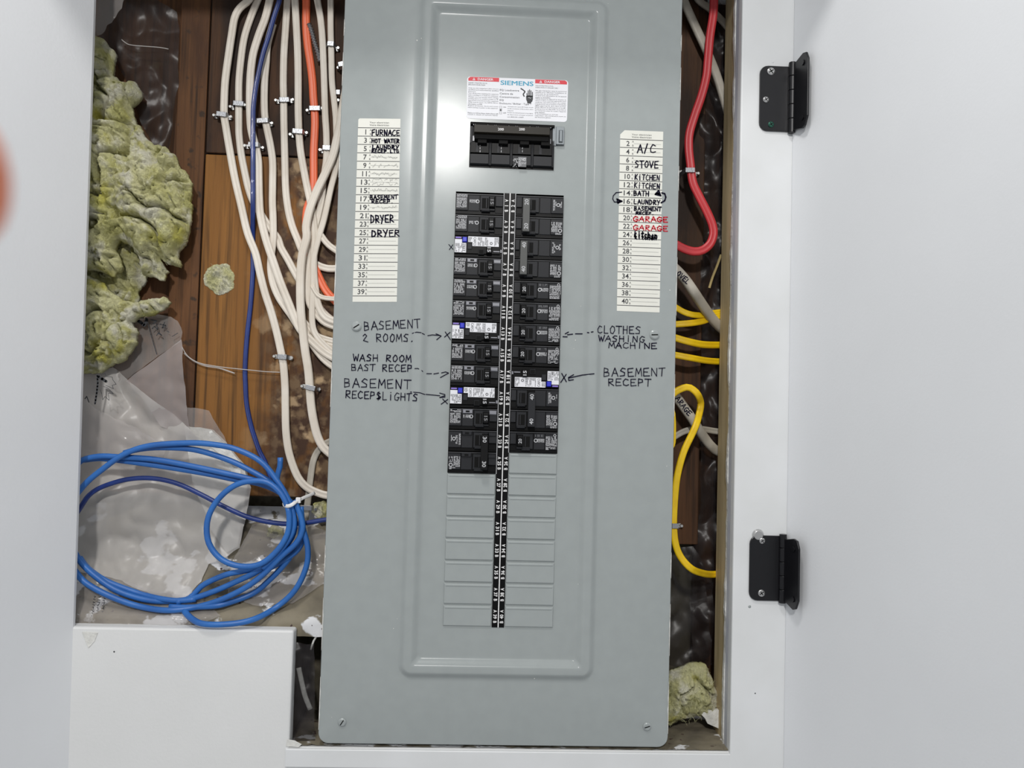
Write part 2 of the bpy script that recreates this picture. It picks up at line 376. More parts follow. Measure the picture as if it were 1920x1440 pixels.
# ================================================================== THE SETTING
def quadbox(name, m, x0, x1, y0, y1, z0, z1, parent=None, bevel=0.0, kind='structure'):
    mb = MB(); mb.box(x0, x1, y0, y1, z0, z1); o = mb.build(name, m, parent, bevel=bevel)
    if kind and not parent: o['kind'] = kind
    return o
ZTOP, ZBOT = 0.345, -0.640
XL, XR = -0.483, 0.2745
XBOX, ZBOX = -0.2345, -0.508
# back of the cavity: planks
wb = empty('wall_back', (0, BOARD, 0)); wb['kind'] = 'structure'
xs1 = P(366, 690, BOARD).x; zsp = P(400, 288, BOARD).z; zend = P(470, 930, BOARD).z
def plank(x0, x1, z0, z1, m, y=0.0):
    mb = MB(); mb.box(x0, x1, BOARD + y, BOARD + y + 0.02, z0, z1)
    o = mb.build('plank', M[m], wb, bevel=0.0012); o.location = (0, -BOARD, 0)
    return o
plank(-0.75, xs1 - 0.04, zend, 0.6, 'plank3', 0.012)
plank(xs1 - 0.038, xs1 - 0.001, zend, 0.6, 'plank', 0.002)
plank(xs1 + 0.0015, -0.06, zend, zsp - 0.001, 'plank2')
plank(xs1 + 0.0015, -0.06, zsp + 0.001, 0.6, 'plank4')
plank(-0.058, P(1318, 500, BOARD).x, P(1290, 1021, BOARD).z, 0.6, 'plank4')
plank(P(1318, 500, BOARD).x + 0.003, 0.40, ZBOT, 0.6, 'plank4', 0.03)
# foundation concrete: vertical face that slopes forward to the ledge
def relief(name, poly, yfun, m, spacing=0.006, parent=None, warp=0.0, back=None, two=False):
    "sheet over polygon (x, z) with depth yfun(x, z, edge_distance)"
    P2 = []
    n = len(poly)
    for i in range(n):
        a, b = Vector(poly[i]), Vector(poly[(i + 1) % n]); k = max(1, int((b - a).length / spacing))
        for j in range(k):
            q = a.lerp(b, j / k)
            if warp:
                v = Vector((q.x * 90, q.y * 90, 3.3)); q = q + Vector((noise.noise(v), noise.noise(v + Vector((9, 9, 9))))) * warp
                v = Vector((q.x * 300, q.y * 300, 1.3)); q = q + Vector((noise.noise(v), noise.noise(v + Vector((9, 9, 9))))) * warp * 0.5
            P2.append(q)
    nb = len(P2); A = np.array([(p.x, p.y) for p in P2])
    x0, z0 = A.min(0); x1, z1 = A.max(0)
    gx, gz = np.meshgrid(np.arange(x0, x1, spacing), np.arange(z0, z1, spacing * 0.87))
    gx = gx + (np.arange(gx.shape[0]) % 2)[:, None] * spacing / 2
    G = np.column_stack([gx.ravel(), gz.ravel()])
    def inside(Q):
        c = np.zeros(len(Q), bool); B = np.roll(A, -1, 0)
        for (ax, az), (bx, bz) in zip(A, B):
            cond = (az > Q[:, 1]) != (bz > Q[:, 1])
            if bz != az: c ^= cond & (Q[:, 0] < (bx - ax) * (Q[:, 1] - az) / (bz - az) + ax)
        return c
    def dist(Q):
        d = np.full(len(Q), 1e9); B = np.roll(A, -1, 0)
        for a, b in zip(A, B):
            e = b - a; L = max(e @ e, 1e-12); t = np.clip(((Q - a) @ e) / L, 0, 1)
            d = np.minimum(d, np.hypot(*(Q - a - t[:, None] * e).T))
        return d
    G = G[inside(G)]
    if len(G): D = dist(G); G = G[D > spacing * 0.45]; D = D[D > spacing * 0.45]
    else: D = np.zeros(0)
    pts = [Vector((p.x, p.y)) for p in P2] + [Vector((float(a), float(b))) for a, b in G]
    dd = [0.0] * nb + list(D)
    r = geometry.delaunay_2d_cdt(pts, [], [list(range(nb))], 1, 1e-7)
    vs, fs, orig = r[0], r[2], r[3]
    dv = [dd[o[0]] if o and o[0] < len(dd) else 0.0 for o in orig]
    V = [(v.x, yfun(v.x, v.y, d), v.y) for v, d in zip(vs, dv)]
    mb = MB(); mb.add(V, fs)
    if two:
        mb.add([(v.x, back, v.y) for v in vs], [tuple(reversed(f)) for f in fs])
        cnt = {}
        for f in fs:
            for i in range(len(f)):
                e = (f[i], f[(i + 1) % len(f)]); cnt[e] = 1
        nv = len(vs)
        for (a, b) in list(cnt):
            if (b, a) not in cnt: mb.f.append((a, b, b + nv, a + nv)); mb.mi.append(0)
    return mb, V
def fb(x, z, s, o=4, seed=0.0):
    return noise.fractal(Vector((x * s + seed, z * s, seed * 1.3)), 1.0, 2.0, o)
def conc(x, z, d):
    t = (z - (-0.50)) / (P(480, 985, 0.09).z - (-0.50))
    y = 0.118 if t > 1 else 0.02 + 0.085 * max(0, t) ** 0.8
    return y + 0.004 * fb(x, z, 30) + 0.0015 * fb(x, z, 120)
zc = P(480, 950, 0.11).z
mb, _ = relief('c', [(-0.75, -0.52), (-0.17, -0.52), (-0.17, zc), (-0.75, zc)], conc, None, 0.008)
o = mb.build('wall_foundation', M['smear'], smooth=True); o['kind'] = 'structure'
mb = MB(); mb.box(-0.75, 0.42, 0.13, 0.15, -0.8, -0.30); o = mb.build('wall_foundation', M['concrete']); o['kind'] = 'structure'
# lower left boxed-in corner (white board, its cut edge to the right) and the dark inside behind it
mb = MB(); mb.box(-0.75, XBOX, 0.0, 0.019, -1.2, ZBOX); o = mb.build('wall_front', M['white'], bevel=0.0025); o['kind'] = 'structure'
mb = MB(); mb.box(-0.75, XBOX - 0.004, 0.019, 0.12, -0.66, ZBOX - 0.002); o = mb.build('wall_front', M['concrete']); o['kind'] = 'structure'
# front wall under the panel with sill
mb = MB(); mb.box(XBOX - 0.02, 0.42, 0.0005, 0.12, -1.2, ZBOT); o = mb.build('wall_front', M['white'], bevel=0.002); o['kind'] = 'structure'
o = quadbox('trim_1', M['trim'], XBOX - 0.004, XR + 0.004, -0.0025, 0.004, ZBOT - 0.022, ZBOT - 0.001, bevel=0.0012)
# smeared floor of the cavity
def flo(x, z, d): return 0
mb = MB(); nx, ny = 90, 20; vs = []; fs = []
for j in range(ny + 1):
    for i in range(nx + 1):
        x = XBOX - 0.004 + (XR + 0.012 - XBOX) * i / nx; y = 0.003 + 0.115 * j / ny
        vs.append((x, y, ZBOT + 0.0008 + 0.0022 * abs(fb(x, y, 55)) + 0.001 * fb(x, y, 200)))
for j in range(ny):
    for i in range(nx):
        a = j * (nx + 1) + i; fs.append((a, a + 1, a + nx + 2, a + nx + 1))
mb.add(vs, fs); o = mb.build('floor', M['smear'], smooth=True); o['kind'] = 'structure'
# top of the opening, with an unseen head board added to shade the cavity
quadbox('unseen_head', M['trim'], -0.52, 0.42, -0.13, 0.0, 0.312, 0.33)
quadbox('wall_front', M['white'], -1.3, 0.60, 0.0, 0.12, ZTOP, 0.85)
quadbox('unseen_head', M['plank3'], -0.75, 0.42, 0.001, 0.13, ZTOP - 0.002, ZTOP + 0.01)
quadbox('wall_front', M['white'], -0.76, -0.207, 0.003, 0.12, 0.292, ZTOP)  # unseen block added to shade the left cavity top
quadbox('wall_front', M['white'], 0.207, 0.40, 0.003, 0.12, 0.312, ZTOP)  # unseen block added to shade the top of the right gap
# left return wall, right trim and stud
wl = MB(); a = math.radians(60); L = 0.9
q = [(XL, 0.0), (XL - L * math.cos(a), -L * math.sin(a)), (XL - L * math.cos(a) - 0.0, -L * math.sin(a) + 0.016), (XL - 0.002, 0.0135)]
q = [(q[0][0], q[0][1]), (q[1][0], q[1][1]), (q[1][0] - 0.012, q[1][1] + 0.012), (XL - 0.006, 0.0055), (XL, 0.0055)]
n = len(q)
def zt(zv, dx): return zv
vs = []
for zv in (-1.2, 0.85):
    for (x, y) in q: vs.append((x + 0.0105 * (zv + 0.508) / 0.727 * -1, y, zv))
wl.add(vs, [tuple(range(n)), tuple(range(2 * n - 1, n - 1, -1))] + [(i, (i + 1) % n, n + (i + 1) % n, n + i) for i in range(n)])
o = wl.build('wall_left', M['white_door'], bevel=0.0008); o['kind'] = 'structure'
def jag(name, m, x0, y0, y1, amp, xin, seed):
    "strip with a hand-cut wavy left edge"
    mb = MB(); n = 260; vs = []; fs = []
    for i in range(n + 1):
        z = -0.66 + 1.02 * i / n
        w_ = amp * (fb(0.1, z, 14, 3, seed) + 0.4 * fb(0.2, z, 70, 2, seed))
        for (x, y) in ((x0 + w_, y0), (x0 + w_, y1), (xin, y1), (xin, y0)): vs.append((x, y, z))
    for i in range(n):
        for j in range(4):
            a = i * 4 + j; b = i * 4 + (j + 1) % 4; fs.append((a, b, b + 4, a + 4))
    mb.add(vs, fs); return mb.build(name, m)
tx1 = 0.3415
o = quadbox('trim_2', M['trim'], XR, tx1, -0.003, 0.012, -1.2, 0.85, bevel=0.002)
quadbox('trim_3', M['grey_edge'], XR + 0.0005, tx1, 0.0122, 0.023, -0.66, 0.5)
o = jag('trim_4', M['gypsum'], XR + 0.0004, 0.0232, 0.030, 0.0020, XR + 0.03, 3.0); o['kind'] = 'structure'
quadbox('wall_right', M['stud'], XR + 0.002, XR + 0.040, 0.0305, 0.0745, -0.66, 0.5, bevel=0.0015)
quadbox('wall_right', M['white'], tx1, 1.2, 0.0, 0.1, -1.2, 0.85)

# door leaf standing open on the right
ang = math.radians(70); DL = 0.62
dr = empty('door_1', (tx1 - 0.0045, -0.0031, -0.2)); dr['kind'] = 'structure'; dr.rotation_euler = (0, 0, -ang)
mb = MB(); mb.box(0.0, DL, 0.0, 0.019, -1.0, 1.05); o = mb.build('door_panel', M['white_door'], dr, bevel=0.002)

# ================================================================== PANEL COVER
RXc, RZt, RZb = 0.1145, 0.2480, -0.5605          # outer foot of the embossed frame
RR = 0.016
def profile(d):
    def ss(a, b, t): t = min(1, max(0, (t - a) / (b - a))); return t * t * (3 - 2 * t)
    return -0.0042 * ss(0, 0.0085, d) + 0.0060 * ss(0.0145, 0.0245, d)
def rr_sdf(x, z):
    hx, hz = RXc, (RZt - RZb) / 2; cz = (RZt + RZb) / 2
    qx, qz = abs(x) - (hx - RR), abs(z - cz) - (hz - RR)
    return -(math.hypot(max(qx, 0), max(qz, 0)) + min(max(qx, qz), 0) - RR)
def cover_y(x, z): return profile(rr_sdf(x, z))
def on_cover(u, v, lift=0.00025):
    p = P(u, v, 0.0)
    for _ in range(3): p = P(u, v, cover_y(p.x, p.z))
    p.y -= lift; return p
def rrect(x0, x1, z0, z1, r, n=6):
    out = []
    for (cx, cz, a0) in ((x1 - r, z1 - r, 0), (x0 + r, z1 - r, 90), (x0 + r, z0 + r, 180), (x1 - r, z0 + r, 270)):
        for i in range(n + 1):
            a = math.radians(a0 + 90 * i / n); out.append((cx + r * math.cos(a), cz + r * math.sin(a)))
    return out
CX, CZT, CZB = 0.2022, 0.326, -0.6355
cover = empty('panel_cover', (0, 0, 0))
tag(cover, 'grey painted steel cover of the electrical panel with embossed frame and handwritten notes', 'panel cover')
mb = MB(); loops = []
loops.append(([(x, z) for x, z in rrect(-CX, CX, CZB, CZT, 0.012)], 0.012))
loops.append(([(x, z) for x, z in rrect(-CX, CX, CZB, CZT, 0.012)], 0.0012))
loops.append(([(x, z) for x, z in rrect(-CX + 0.0006, CX - 0.0006, CZB + 0.0006, CZT - 0.0006, 0.0115)], 0.0003))
loops.append(([(x, z) for x, z in rrect(-CX + 0.002, CX - 0.002, CZB + 0.002, CZT - 0.002, 0.010)], 0.0))
loops.append(([(x, z) for x, z in rrect(-RXc - 0.004, RXc + 0.004, RZb - 0.004, RZt + 0.004, RR + 0.004)], 0.0))
for d in (0, 0.0008, 0.002, 0.0035, 0.005, 0.0065, 0.0077, 0.0085, 0.0105, 0.0125, 0.0145, 0.0153, 0.0165, 0.018, 0.0195, 0.021, 0.0225, 0.0237, 0.0245, 0.027):
    r = max(RR - d, 0.004)
    loops.append((rrect(-RXc + d, RXc - d, RZb + d, RZt - d, r), profile(d)))
n = len(loops[0][0]); vs = []; fs = []
for pts, y in loops: vs += [(x, y, z) for x, z in pts]
for k in range(len(loops) - 1):
    for i in range(n):
        a = k * n + i; b = k * n + (i + 1) % n; fs.append((a, b, b + n, a + n))
# inner plate with openings
YI = profile(1)
inner = [Vector(p) for p in loops[-1][0]]
WX0, WX1 = -0.0638, 0.0645
SX0, SX1 = -0.0070, 0.0075                     # number strip
def rowz(k): return -(25.4 * k + 5.5) / 1000  # centre of slot row k
ztop = rowz(0) + 0.0127 + 0.0022
zL = rowz(12) - 0.0127; zR = rowz(11) - 0.0127
ma, mc = P(882, 229, YI), P(1038, 320, YI)
holes = [(WX0, SX0, zL, ztop), (SX1, WX1, zR, ztop), (ma.x, mc.x, mc.z, ma.z)]
pts = list(inner); faces = [list(range(len(inner)))]; 
edges = []
for h in holes:
    o = len(pts); pts += [Vector((h[0], h[2])), Vector((h[1], h[2])), Vector((h[1], h[3])), Vector((h[0], h[3]))]
    edges += [(o, o + 1), (o + 1, o + 2), (o + 2, o + 3), (o + 3, o)]
r = geometry.delaunay_2d_cdt(pts, edges, faces, 1, 1e-7)
v2, f2 = r[0], r[2]
keep = []
for f in f2:
    c = sum((v2[i] for i in f), Vector((0, 0))) / len(f)
    if not any(h[0] < c.x < h[1] and h[2] < c.y < h[3] for h in holes): keep.append(f)
mb.add(vs, fs)
o = len(mb.v); mb.add([(v.x, YI, v.y) for v in v2], keep)
for h in holes:
    a = [(h[0], h[2]), (h[1], h[2]), (h[1], h[3]), (h[0], h[3])]
    mb.add([(x, YI, z) for x, z in a] + [(x, YI + 0.0016, z) for x, z in a], [(i, (i + 1) % 4, 4 + (i + 1) % 4, 4 + i) for i in range(4)])
sheet = mb.build('cover_sheet', M['steel'], cover, smooth=True)
bm = bmesh.new(); bm.from_mesh(sheet.data); bmesh.ops.remove_doubles(bm, verts=bm.verts, dist=0.00002)
bmesh.ops.recalc_face_normals(bm, faces=bm.faces)
for e in bm.edges:
    if len(e.link_faces) == 2 and e.calc_face_angle(0) > 0.6: e.smooth = False
bm.to_mesh(sheet.data); bm.free()
# stamped blanks (filler plates)
def filler(x0, x1, zc):
    mb = MB(); mb.frus(x0, x1, zc - 0.0123, zc + 0.0123, YI - 0.0019, YI + 0.0004, 0.0007, 0.0012)
    # a hollow lip along the top catches the light
    mb.frus(x0 + 0.0012, x1 - 0.0012, zc + 0.0078, zc + 0.0112, YI - 0.0024, YI - 0.0018, 0.0014, 0.0012)
    o = mb.build('filler_plate', M['steel'], cover, bevel=0.0006); return o
for k in range(13, 20): filler(WX0, SX0 - 0.0004, rowz(k) + 0.0002)
for k in range(12, 20): filler(SX1 + 0.0004, WX1, rowz(k) + 0.0002)
# number strip
zb = rowz(19) - 0.0127
mb = MB(); mb.box(SX0, SX1, YI - 0.0006, YI, zb, ztop); strip = mb.build('number_strip', M['black'], cover)
tag(strip, 'black strip of circuit numbers between the breaker rows')
mb = MB(); ys = YI - 0.0008
mb.rect(0.0000, 0.0011, zb, ztop, ys)
mb.rect(SX0, SX0 + 0.0007, zL, ztop, ys - 0.0001, 1); mb.rect(SX1 - 0.0007, SX1, zR, ztop, ys - 0.0001, 1)
for k in range(20):
    z = rowz(k)
    for side, xc, rot in ((0, -0.0034, -1), (1, 0.0043, 1)):
        put_text(mb, 'A', xc, z + 0.0060, 0.0040, ys, rot, 0.02, width=0.0030)
        nn = str(2 * k + 1 + side)
        put_text(mb, nn, xc, z - 0.0002, 0.0042, ys, rot, 0.02, width=0.0050 if len(nn) == 2 else (0.0024 if nn != '1' else None))
        put_text(mb, 'B', xc, z - 0.0064, 0.0040, ys, rot, 0.02, width=0.0024)
mb.build('lettering', [M['white_ink'], M['print']], strip)

# stickers ------------------------------------------------------------
def sticker_frame(c):
    "bilinear map of the sticker's own 0..1 frame (s right, t down) to the cover"
    A, B, Cc, D = [on_cover(*p, lift=0) for p in c]
    def f(s, t, lift=0.0003):
        p = A.lerp(B, s).lerp(D.lerp(Cc, s), t); return Vector((p.x, cover_y(p.x, p.z) - lift, p.z))
    return f
def flat(mb, f, s0, s1, t0, t1, lift, mi=0): mb.add([f(s0, t1, lift), f(s1, t1, lift), f(s1, t0, lift), f(s0, t0, lift)], [(0, 1, 2, 3)], mi)
def stext(mb, f, txt, s, t, h, W, H, lift=0.0004, bold=0.0, mi=0, width=None, align='C', res=2):
    "text on a sticker; h and width in sticker fractions of H and W"
    v, fc, a, b, c, d = glyphs(txt, bold, res)
    if not v: return
    sy = h / (d - c); sx = (width / (b - a)) if width else sy * H / W
    cx = {'C': (a + b) / 2, 'L': a, 'R': b}[align]; cy = (c + d) / 2
    mb.add([f(s + (q[0] - cx) * sx, t - (q[1] - cy) * sy, lift) for q in v], fc, mi)
def directory(corners, first, r0, r1, chamfer, label):
    f = sticker_frame(corners); W = (f(1, 0) - f(0, 0)).length; H = (f(0, 1) - f(0, 0)).length
    pl = [(chamfer, 0), (1, 0), (1, 1), (0, 1), (0, chamfer * W / H)]
    mb = MB(); m_ = len(pl)
    mb.add([f(s, t, 0.00022) for s, t in pl] + [f(s, t, 0.0) for s, t in pl], [tuple(range(m_))] + [(i, (i + 1) % m_, m_ + (i + 1) % m_, m_ + i) for i in range(m_)])
    st = mb.build('circuit_directory', M['sticker'], cover); tag(st, label)
    L = MB(); rh = (r1 - r0) / 20
    stext(L, f, 'Your electrician', 0.5, 0.022, 0.0085, W, H, width=0.46, mi=0)
    stext(L, f, 'Votre électricien', 0.5, 0.036, 0.0095, W, H, width=0.46, mi=0)
    for k in range(21):
        t = r0 + rh * k; flat(L, f, 0, 1, t - 0.0016, t + 0.0016, 0.0004, 0)
        if k < 20:
            stext(L, f, str(first + 2 * k), 0.185, t + rh * 0.5, 0.028, W, H, mi=0, bold=0.012, width=None if first + 2 * k < 12 else 0.155)
            stext(L, f, 'A', 0.30, t + rh * 0.26, 0.010, W, H, mi=0); stext(L, f, 'B', 0.30, t + rh * 0.74, 0.010, W, H, mi=0)
            flat(L, f, 0.32, 0.95, t + rh * 0.5 - 0.0006, t + rh * 0.5 + 0.0006, 0.0004, 1)
    L.build('lettering', [M['text'], M['rule_thin']], st)
    return st, f
dl, fl = directory([(672, 222), (751, 223), (744, 566), (661, 566)], 1, 0.0515, 0.968, 0.03, 'white circuit directory sticker on the left with odd numbers')
dr_, fr = directory([(1163, 244), (1243.5, 247), (1236.5, 586), (1156.5, 583)], 2, 0.050, 0.968, 0.10, 'white circuit directory sticker on the right with even numbers')
sf = lambda u, v: on_cover(u, v, 0.0006)
notes('handwritten_word', (('FURNACE', 697, 254, 751, 254.5, 10.5, .0013), ('HOT WATER', 697, 268, 750, 268.5, 7.5, .0013), ('LAUNDRY', 698, 279, 749, 279.5, 6.5, .0013),
        ('RECEP.LTG', 697, 286.5, 749, 287, 6, .0012), ('BASEMENT', 694, 374, 747, 373, 7.5, .0012), ('RECEP.', 697, 381, 740, 381.5, 6.5, .0012),
        ('DRYER', 695, 418, 740, 417, 14, .0014), ('DRYER', 697, 444, 751, 443, 12, .0014)), sf, M['marker'], dl)

mb = MB(); r = random.Random(3)
for yy in (295, 311, 327, 338, 345.5, 357, 389):
    x = 698.0; pts = []
    while x < 747:
        pts.append((x, yy + r.uniform(-4, 3))); x += r.uniform(1.2, 2.8)
        if r.random() < 0.14 and len(pts) > 2: stroke(mb, pts, 0.00035, sf); pts = []; x += 2
    if len(pts) > 1: stroke(mb, pts, 0.00035, sf)
o = mb.build('pencil_notes', M['pencil'], dl); o['kind'] = 'stuff'
notes('handwritten_word', (('A/C', 1195, 286, 1231, 287, 15, .0013), ('STOVE', 1190, 314, 1236, 315, 12, .0014), ('KITCHEN', 1190, 337, 1238, 339, 10, .0012),
        ('KITCHEN', 1189, 352, 1238, 355, 10, .0012), ('BATH', 1188, 367, 1218, 368, 9, .0013), ('LAUNDRY', 1188, 382.5, 1239, 384, 8.5, .0013),
        ('BASEMENT', 1189, 394.5, 1241, 396, 7, .0012), ('RECEP.', 1192, 402, 1228, 403, 5, .0012), ('kitchen', 1189, 444, 1233, 447, 10, .0016), ('kitchen', 1190, 448, 1232, 450, 7, .0016)), sf, M['marker'], dr_)
Q = lambda X, Y: (1130 + X / 7.58, 230 + Y / 7.58)
qq = lambda l: [Q(*p) for p in l]
notes('handwritten_word', (([qq(((270, 988), (190, 995), (150, 1040), (142, 1085), (165, 1128), (230, 1130)))], 0.0011),
    ([qq(((200, 1085), (275, 1118), (215, 1145), (205, 1095), (250, 1118), (225, 1130)))], 0.0016),
    ([qq(((830, 1140), (880, 1110), (897, 1060), (880, 1010), (840, 1000)))], 0.0018),
    ([qq(((745, 1020), (795, 965), (825, 1040), (745, 1020), (795, 1000), (800, 1025), (780, 1010)))], 0.0018)), sf, M['marker'], dr_)
notes('handwritten_word', (('GARAGE', 1187, 415, 1254, 417, 9.5, 0.0013), ('GARAGE', 1187, 431, 1254, 434, 9.5, 0.0012)), sf, M['redmarker'], dr_, 'red marker writing')
# notes written on the cover itself
mb = MB()
Q7 = lambda X, Y: (630 + X / 7.2, 580 + Y / 7.2)
Q8 = lambda X, Y: (1040 + X / 8.35, 590 + Y / 8.35)
notes('handwritten_word', (('BASEMENT', 683, 619.5, 791, 614, 15.5), ('2 ROOMS.', 680, 641, 781, 640.5, 14.5), ('WASH ROOM', 662, 676.5, 773, 679, 12.5), ('BAST RECEP', 659, 695, 775, 697, 12.5),
        ('BASEMENT', 645, 726, 773, 729, 16.5), ('RECEP&LiGHTS', 648, 746, 785, 752.5, 14), ('CLOTHES', 1119.5, 625, 1203, 626, 14), ('WASHiNG', 1122, 639.5, 1211, 642, 11),
        ('MACHiNE', 1141, 652.5, 1234, 654, 10.5), ('BASEMENT', 1132, 705.5, 1250, 705, 15), ('RECEPT', 1140, 723, 1223, 724, 13)), sf, M['marker'], cover, jit=0.04)
q7 = lambda ls: [[Q7(*p) for p in l] for l in ls]
q8 = lambda ls: [[Q8(*p) for p in l] for l in ls]
notes('handwritten_word', ((q7(([(1030, 325), (1090, 308), (1150, 315)], [(1165, 325), (1195, 340)], [(1240, 355), (1300, 345), (1400, 352)], [(1350, 330), (1420, 360), (1360, 410)], [(1475, 305), (1545, 410)], [(1540, 310), (1465, 375)])), 0.001),
    (q7(([(1065, 800), (1105, 798), (1172, 838)], [(1225, 868), (1290, 868)], [(1320, 872), (1385, 860)], [(1425, 858), (1480, 845), (1520, 860), (1410, 920)])), 0.001),
    (q7(([(1005, 1115), (1130, 1125), (1200, 1150)], [(1215, 1148), (1400, 1165)], [(1400, 1130), (1470, 1150), (1470, 1185), (1400, 1190), (1460, 1168)], [(1420, 1280), (1510, 1215)], [(1440, 1210), (1505, 1275)])), 0.001),
    (q8(([(600, 268), (572, 272)], [(510, 280), (535, 282)], [(430, 300), (325, 300)], [(280, 305), (200, 315)], [(215, 272), (165, 300)], [(195, 348), (130, 345)])), 0.0012),
    (q8(([(95, 1060), (180, 935)], [(110, 920), (182, 1050)], [(295, 940), (215, 985), (220, 1030), (292, 1018)], [(230, 990), (430, 945), (615, 925)])), 0.0012),
    ([[(841.5, 458.5), (849.5, 467.5)], [(849, 459), (842.5, 468)]], 0.0008)), sf, M['marker'], cover)
# danger label
fd = sticker_frame([(876, 143.5), (1065.5, 151), (1063, 229), (874.5, 222)]); W = (fd(1, 0) - fd(0, 0)).length; H = (fd(0, 1) - fd(0, 0)).length
pl = []
for (cs, ct, a0) in ((0.97, 0.07, -90), (0.97, 0.93, 0), (0.03, 0.93, 90), (0.03, 0.07, 180)):
    for i in range(5):
        a_ = math.radians(a0 + 22.5 * i); pl.append((cs + 0.03 * math.cos(a_), ct + 0.07 * math.sin(a_)))
mb = MB(); m_ = len(pl)
mb.add([fd(s, t, 0.00025) for s, t in pl] + [fd(s, t, 0.0) for s, t in pl], [tuple(range(m_))] + [(i, (i + 1) % m_, m_ + (i + 1) % m_, m_ + i) for i in range(m_)])
dgl = mb.build('danger_label', M['labelwhite'], cover); tag(dgl, 'white and red danger label above the main breaker')
L = MB()
for (s0, s1) in ((0.012, 0.315), (0.672, 0.988)):
    L.add([fd(s0, 0.10, .0004), fd(s1, 0.10, .0004), fd(s1, 0.006 if s0 < .5 else 0.04, .0004), fd(s1 - (0 if s0 < .5 else 0.02), 0.006, .0004), fd(s0 + (0.02 if s0 < .5 else 0), 0.006, .0004), fd(s0, 0.04, .0004)], [(0, 1, 2, 3, 4, 5)], 1)
    stext(L, fd, 'DANGER', s0 + 0.17, 0.055, 0.055, W, H, 0.0006, 0.02, 3, width=0.155)
    c_ = s0 + 0.055; L.add([fd(c_ - 0.014, 0.085, .0006), fd(c_ + 0.014, 0.085, .0006), fd(c_, 0.022, .0006)], [(0, 1, 2)], 3)
    L.add([fd(c_ - 0.002, 0.078, .0007), fd(c_ + 0.002, 0.078, .0007), fd(c_ + 0.002, 0.04, .0007), fd(c_ - 0.002, 0.04, .0007)], [(0, 1, 2, 3)], 1)
for k_ in range(5): stext(L, fd, 'SIEMENS', 0.490 + 0.0012 * k_, 0.115 + 0.002 * (k_ % 2), 0.104, W, H, 0.0004 + 0.000004 * k_, 0.0, 2, width=0.321, res=4)
for t_, s_, tt, hh, ww in (('EQ Loadcentre', 0.325, 0.295, 0.05, 0.19), ('Centre de', 0.325, 0.375, 0.045, 0.13), ('Consommation', 0.325, 0.455, 0.045, 0.195), ('EQ', 0.325, 0.535, 0.045, 0.04), ('Enclosure / Boîtier : Type 1', 0.325, 0.615, 0.055, 0.31)):
    stext(L, fd, t_, s_, tt, hh, W, H, 0.0004, 0.0, 0, width=ww, align='L')
en = ['HAZARD OF ELECTRIC SHOCK,', 'EXPLOSION OR ARC FLASH', '', 'Only use this equipment after you are', 'qualified and authorized by qualified', 'personnel.', 'Turn off all power supplying this equipment', 'before working on or inside the equipment.',
      'Always use a properly rated voltage', 'sensing device to confirm power is off.', 'Appropriate personal protective equipment', '(PPE) must be worn. See NFPA 70E for', 'information on PPE.', 'Replace all devices, doors and covers', 'before turning on power to this equipment.', '', '', 'Failure to follow these instructions will', 'result in death or serious injury.']
frn = ["RISQUE D'ÉLECTROCUTION,", "D'EXPLOSION OU D'ÉCLAIR D'ARC", '', 'Ne pas manipuler sans le personnel', "qualifié pour effectuer l'installation et", "l'entretien de cet équipement.", 'Coupez toute alimentation de cet appareil', 'avant le travailler.', "Utilisez toujours un dispositif de détection de", 'tension à valeur nominale appropriée pour', "confirmer que l'alimentation est coupée.",
       "L'équipement de protection individuelle", '(EPI) approprié doit être porté.', 'NFPA 70E pour les informations sur les EPI.', 'Replacez tous les dispositifs, les portes et', "les couvercles avant de mettre l'appareil", 'sous tension.', 'Si ces précautions ne sont pas', 'respectées, cela entraînera la mort ou', 'des blessures graves.']
for col, s0, s1, t0 in ((en, 0.014, 0.312, 0.150), (frn, 0.678, 0.985, 0.155)):
    k_ = 0.80 / len(col)
    for i, t_ in enumerate(col):
        if not t_: continue
        full = len(t_) > 30; stext(L, fd, t_, s0, t0 + k_ * i, 0.030, W, H, 0.0004, 0.004, 0, width=(s1 - s0) * (1 if full else len(t_) / 40), align='L', res=1)
for i, t_ in enumerate(('Contacts are open/off if main circuit', 'handle is between (ON) position when', 'tripped.', 'Position du déclenchement si la poignée', 'du disjoncteur principal est placée', 'entre MARCHE et ARRÊT.')):
    stext(L, fd, t_, 0.405, 0.685 + 0.048 * i, 0.028, W, H, 0.0004, 0.003, 0, width=0.255 * min(1, len(t_) / 34), align='L', res=1)
for tt in (0.70, 0.77, 0.84):
    for a_, b_, c_, d_ in ((0.325, 0.350, tt - 0.022, tt - 0.018), (0.325, 0.350, tt + 0.022, tt + 0.026), (0.325, 0.327, tt - 0.022, tt + 0.026), (0.348, 0.350, tt - 0.022, tt + 0.026)): flat(L, fd, a_, b_, c_, d_, 0.0004)
flat(L, fd, 0.331, 0.344, 0.755, 0.79, 0.0004)
stext(L, fd, 'ON', 0.362, 0.70, 0.03, W, H, align='L'); stext(L, fd, 'OFF', 0.362, 0.84, 0.03, W, H, align='L')
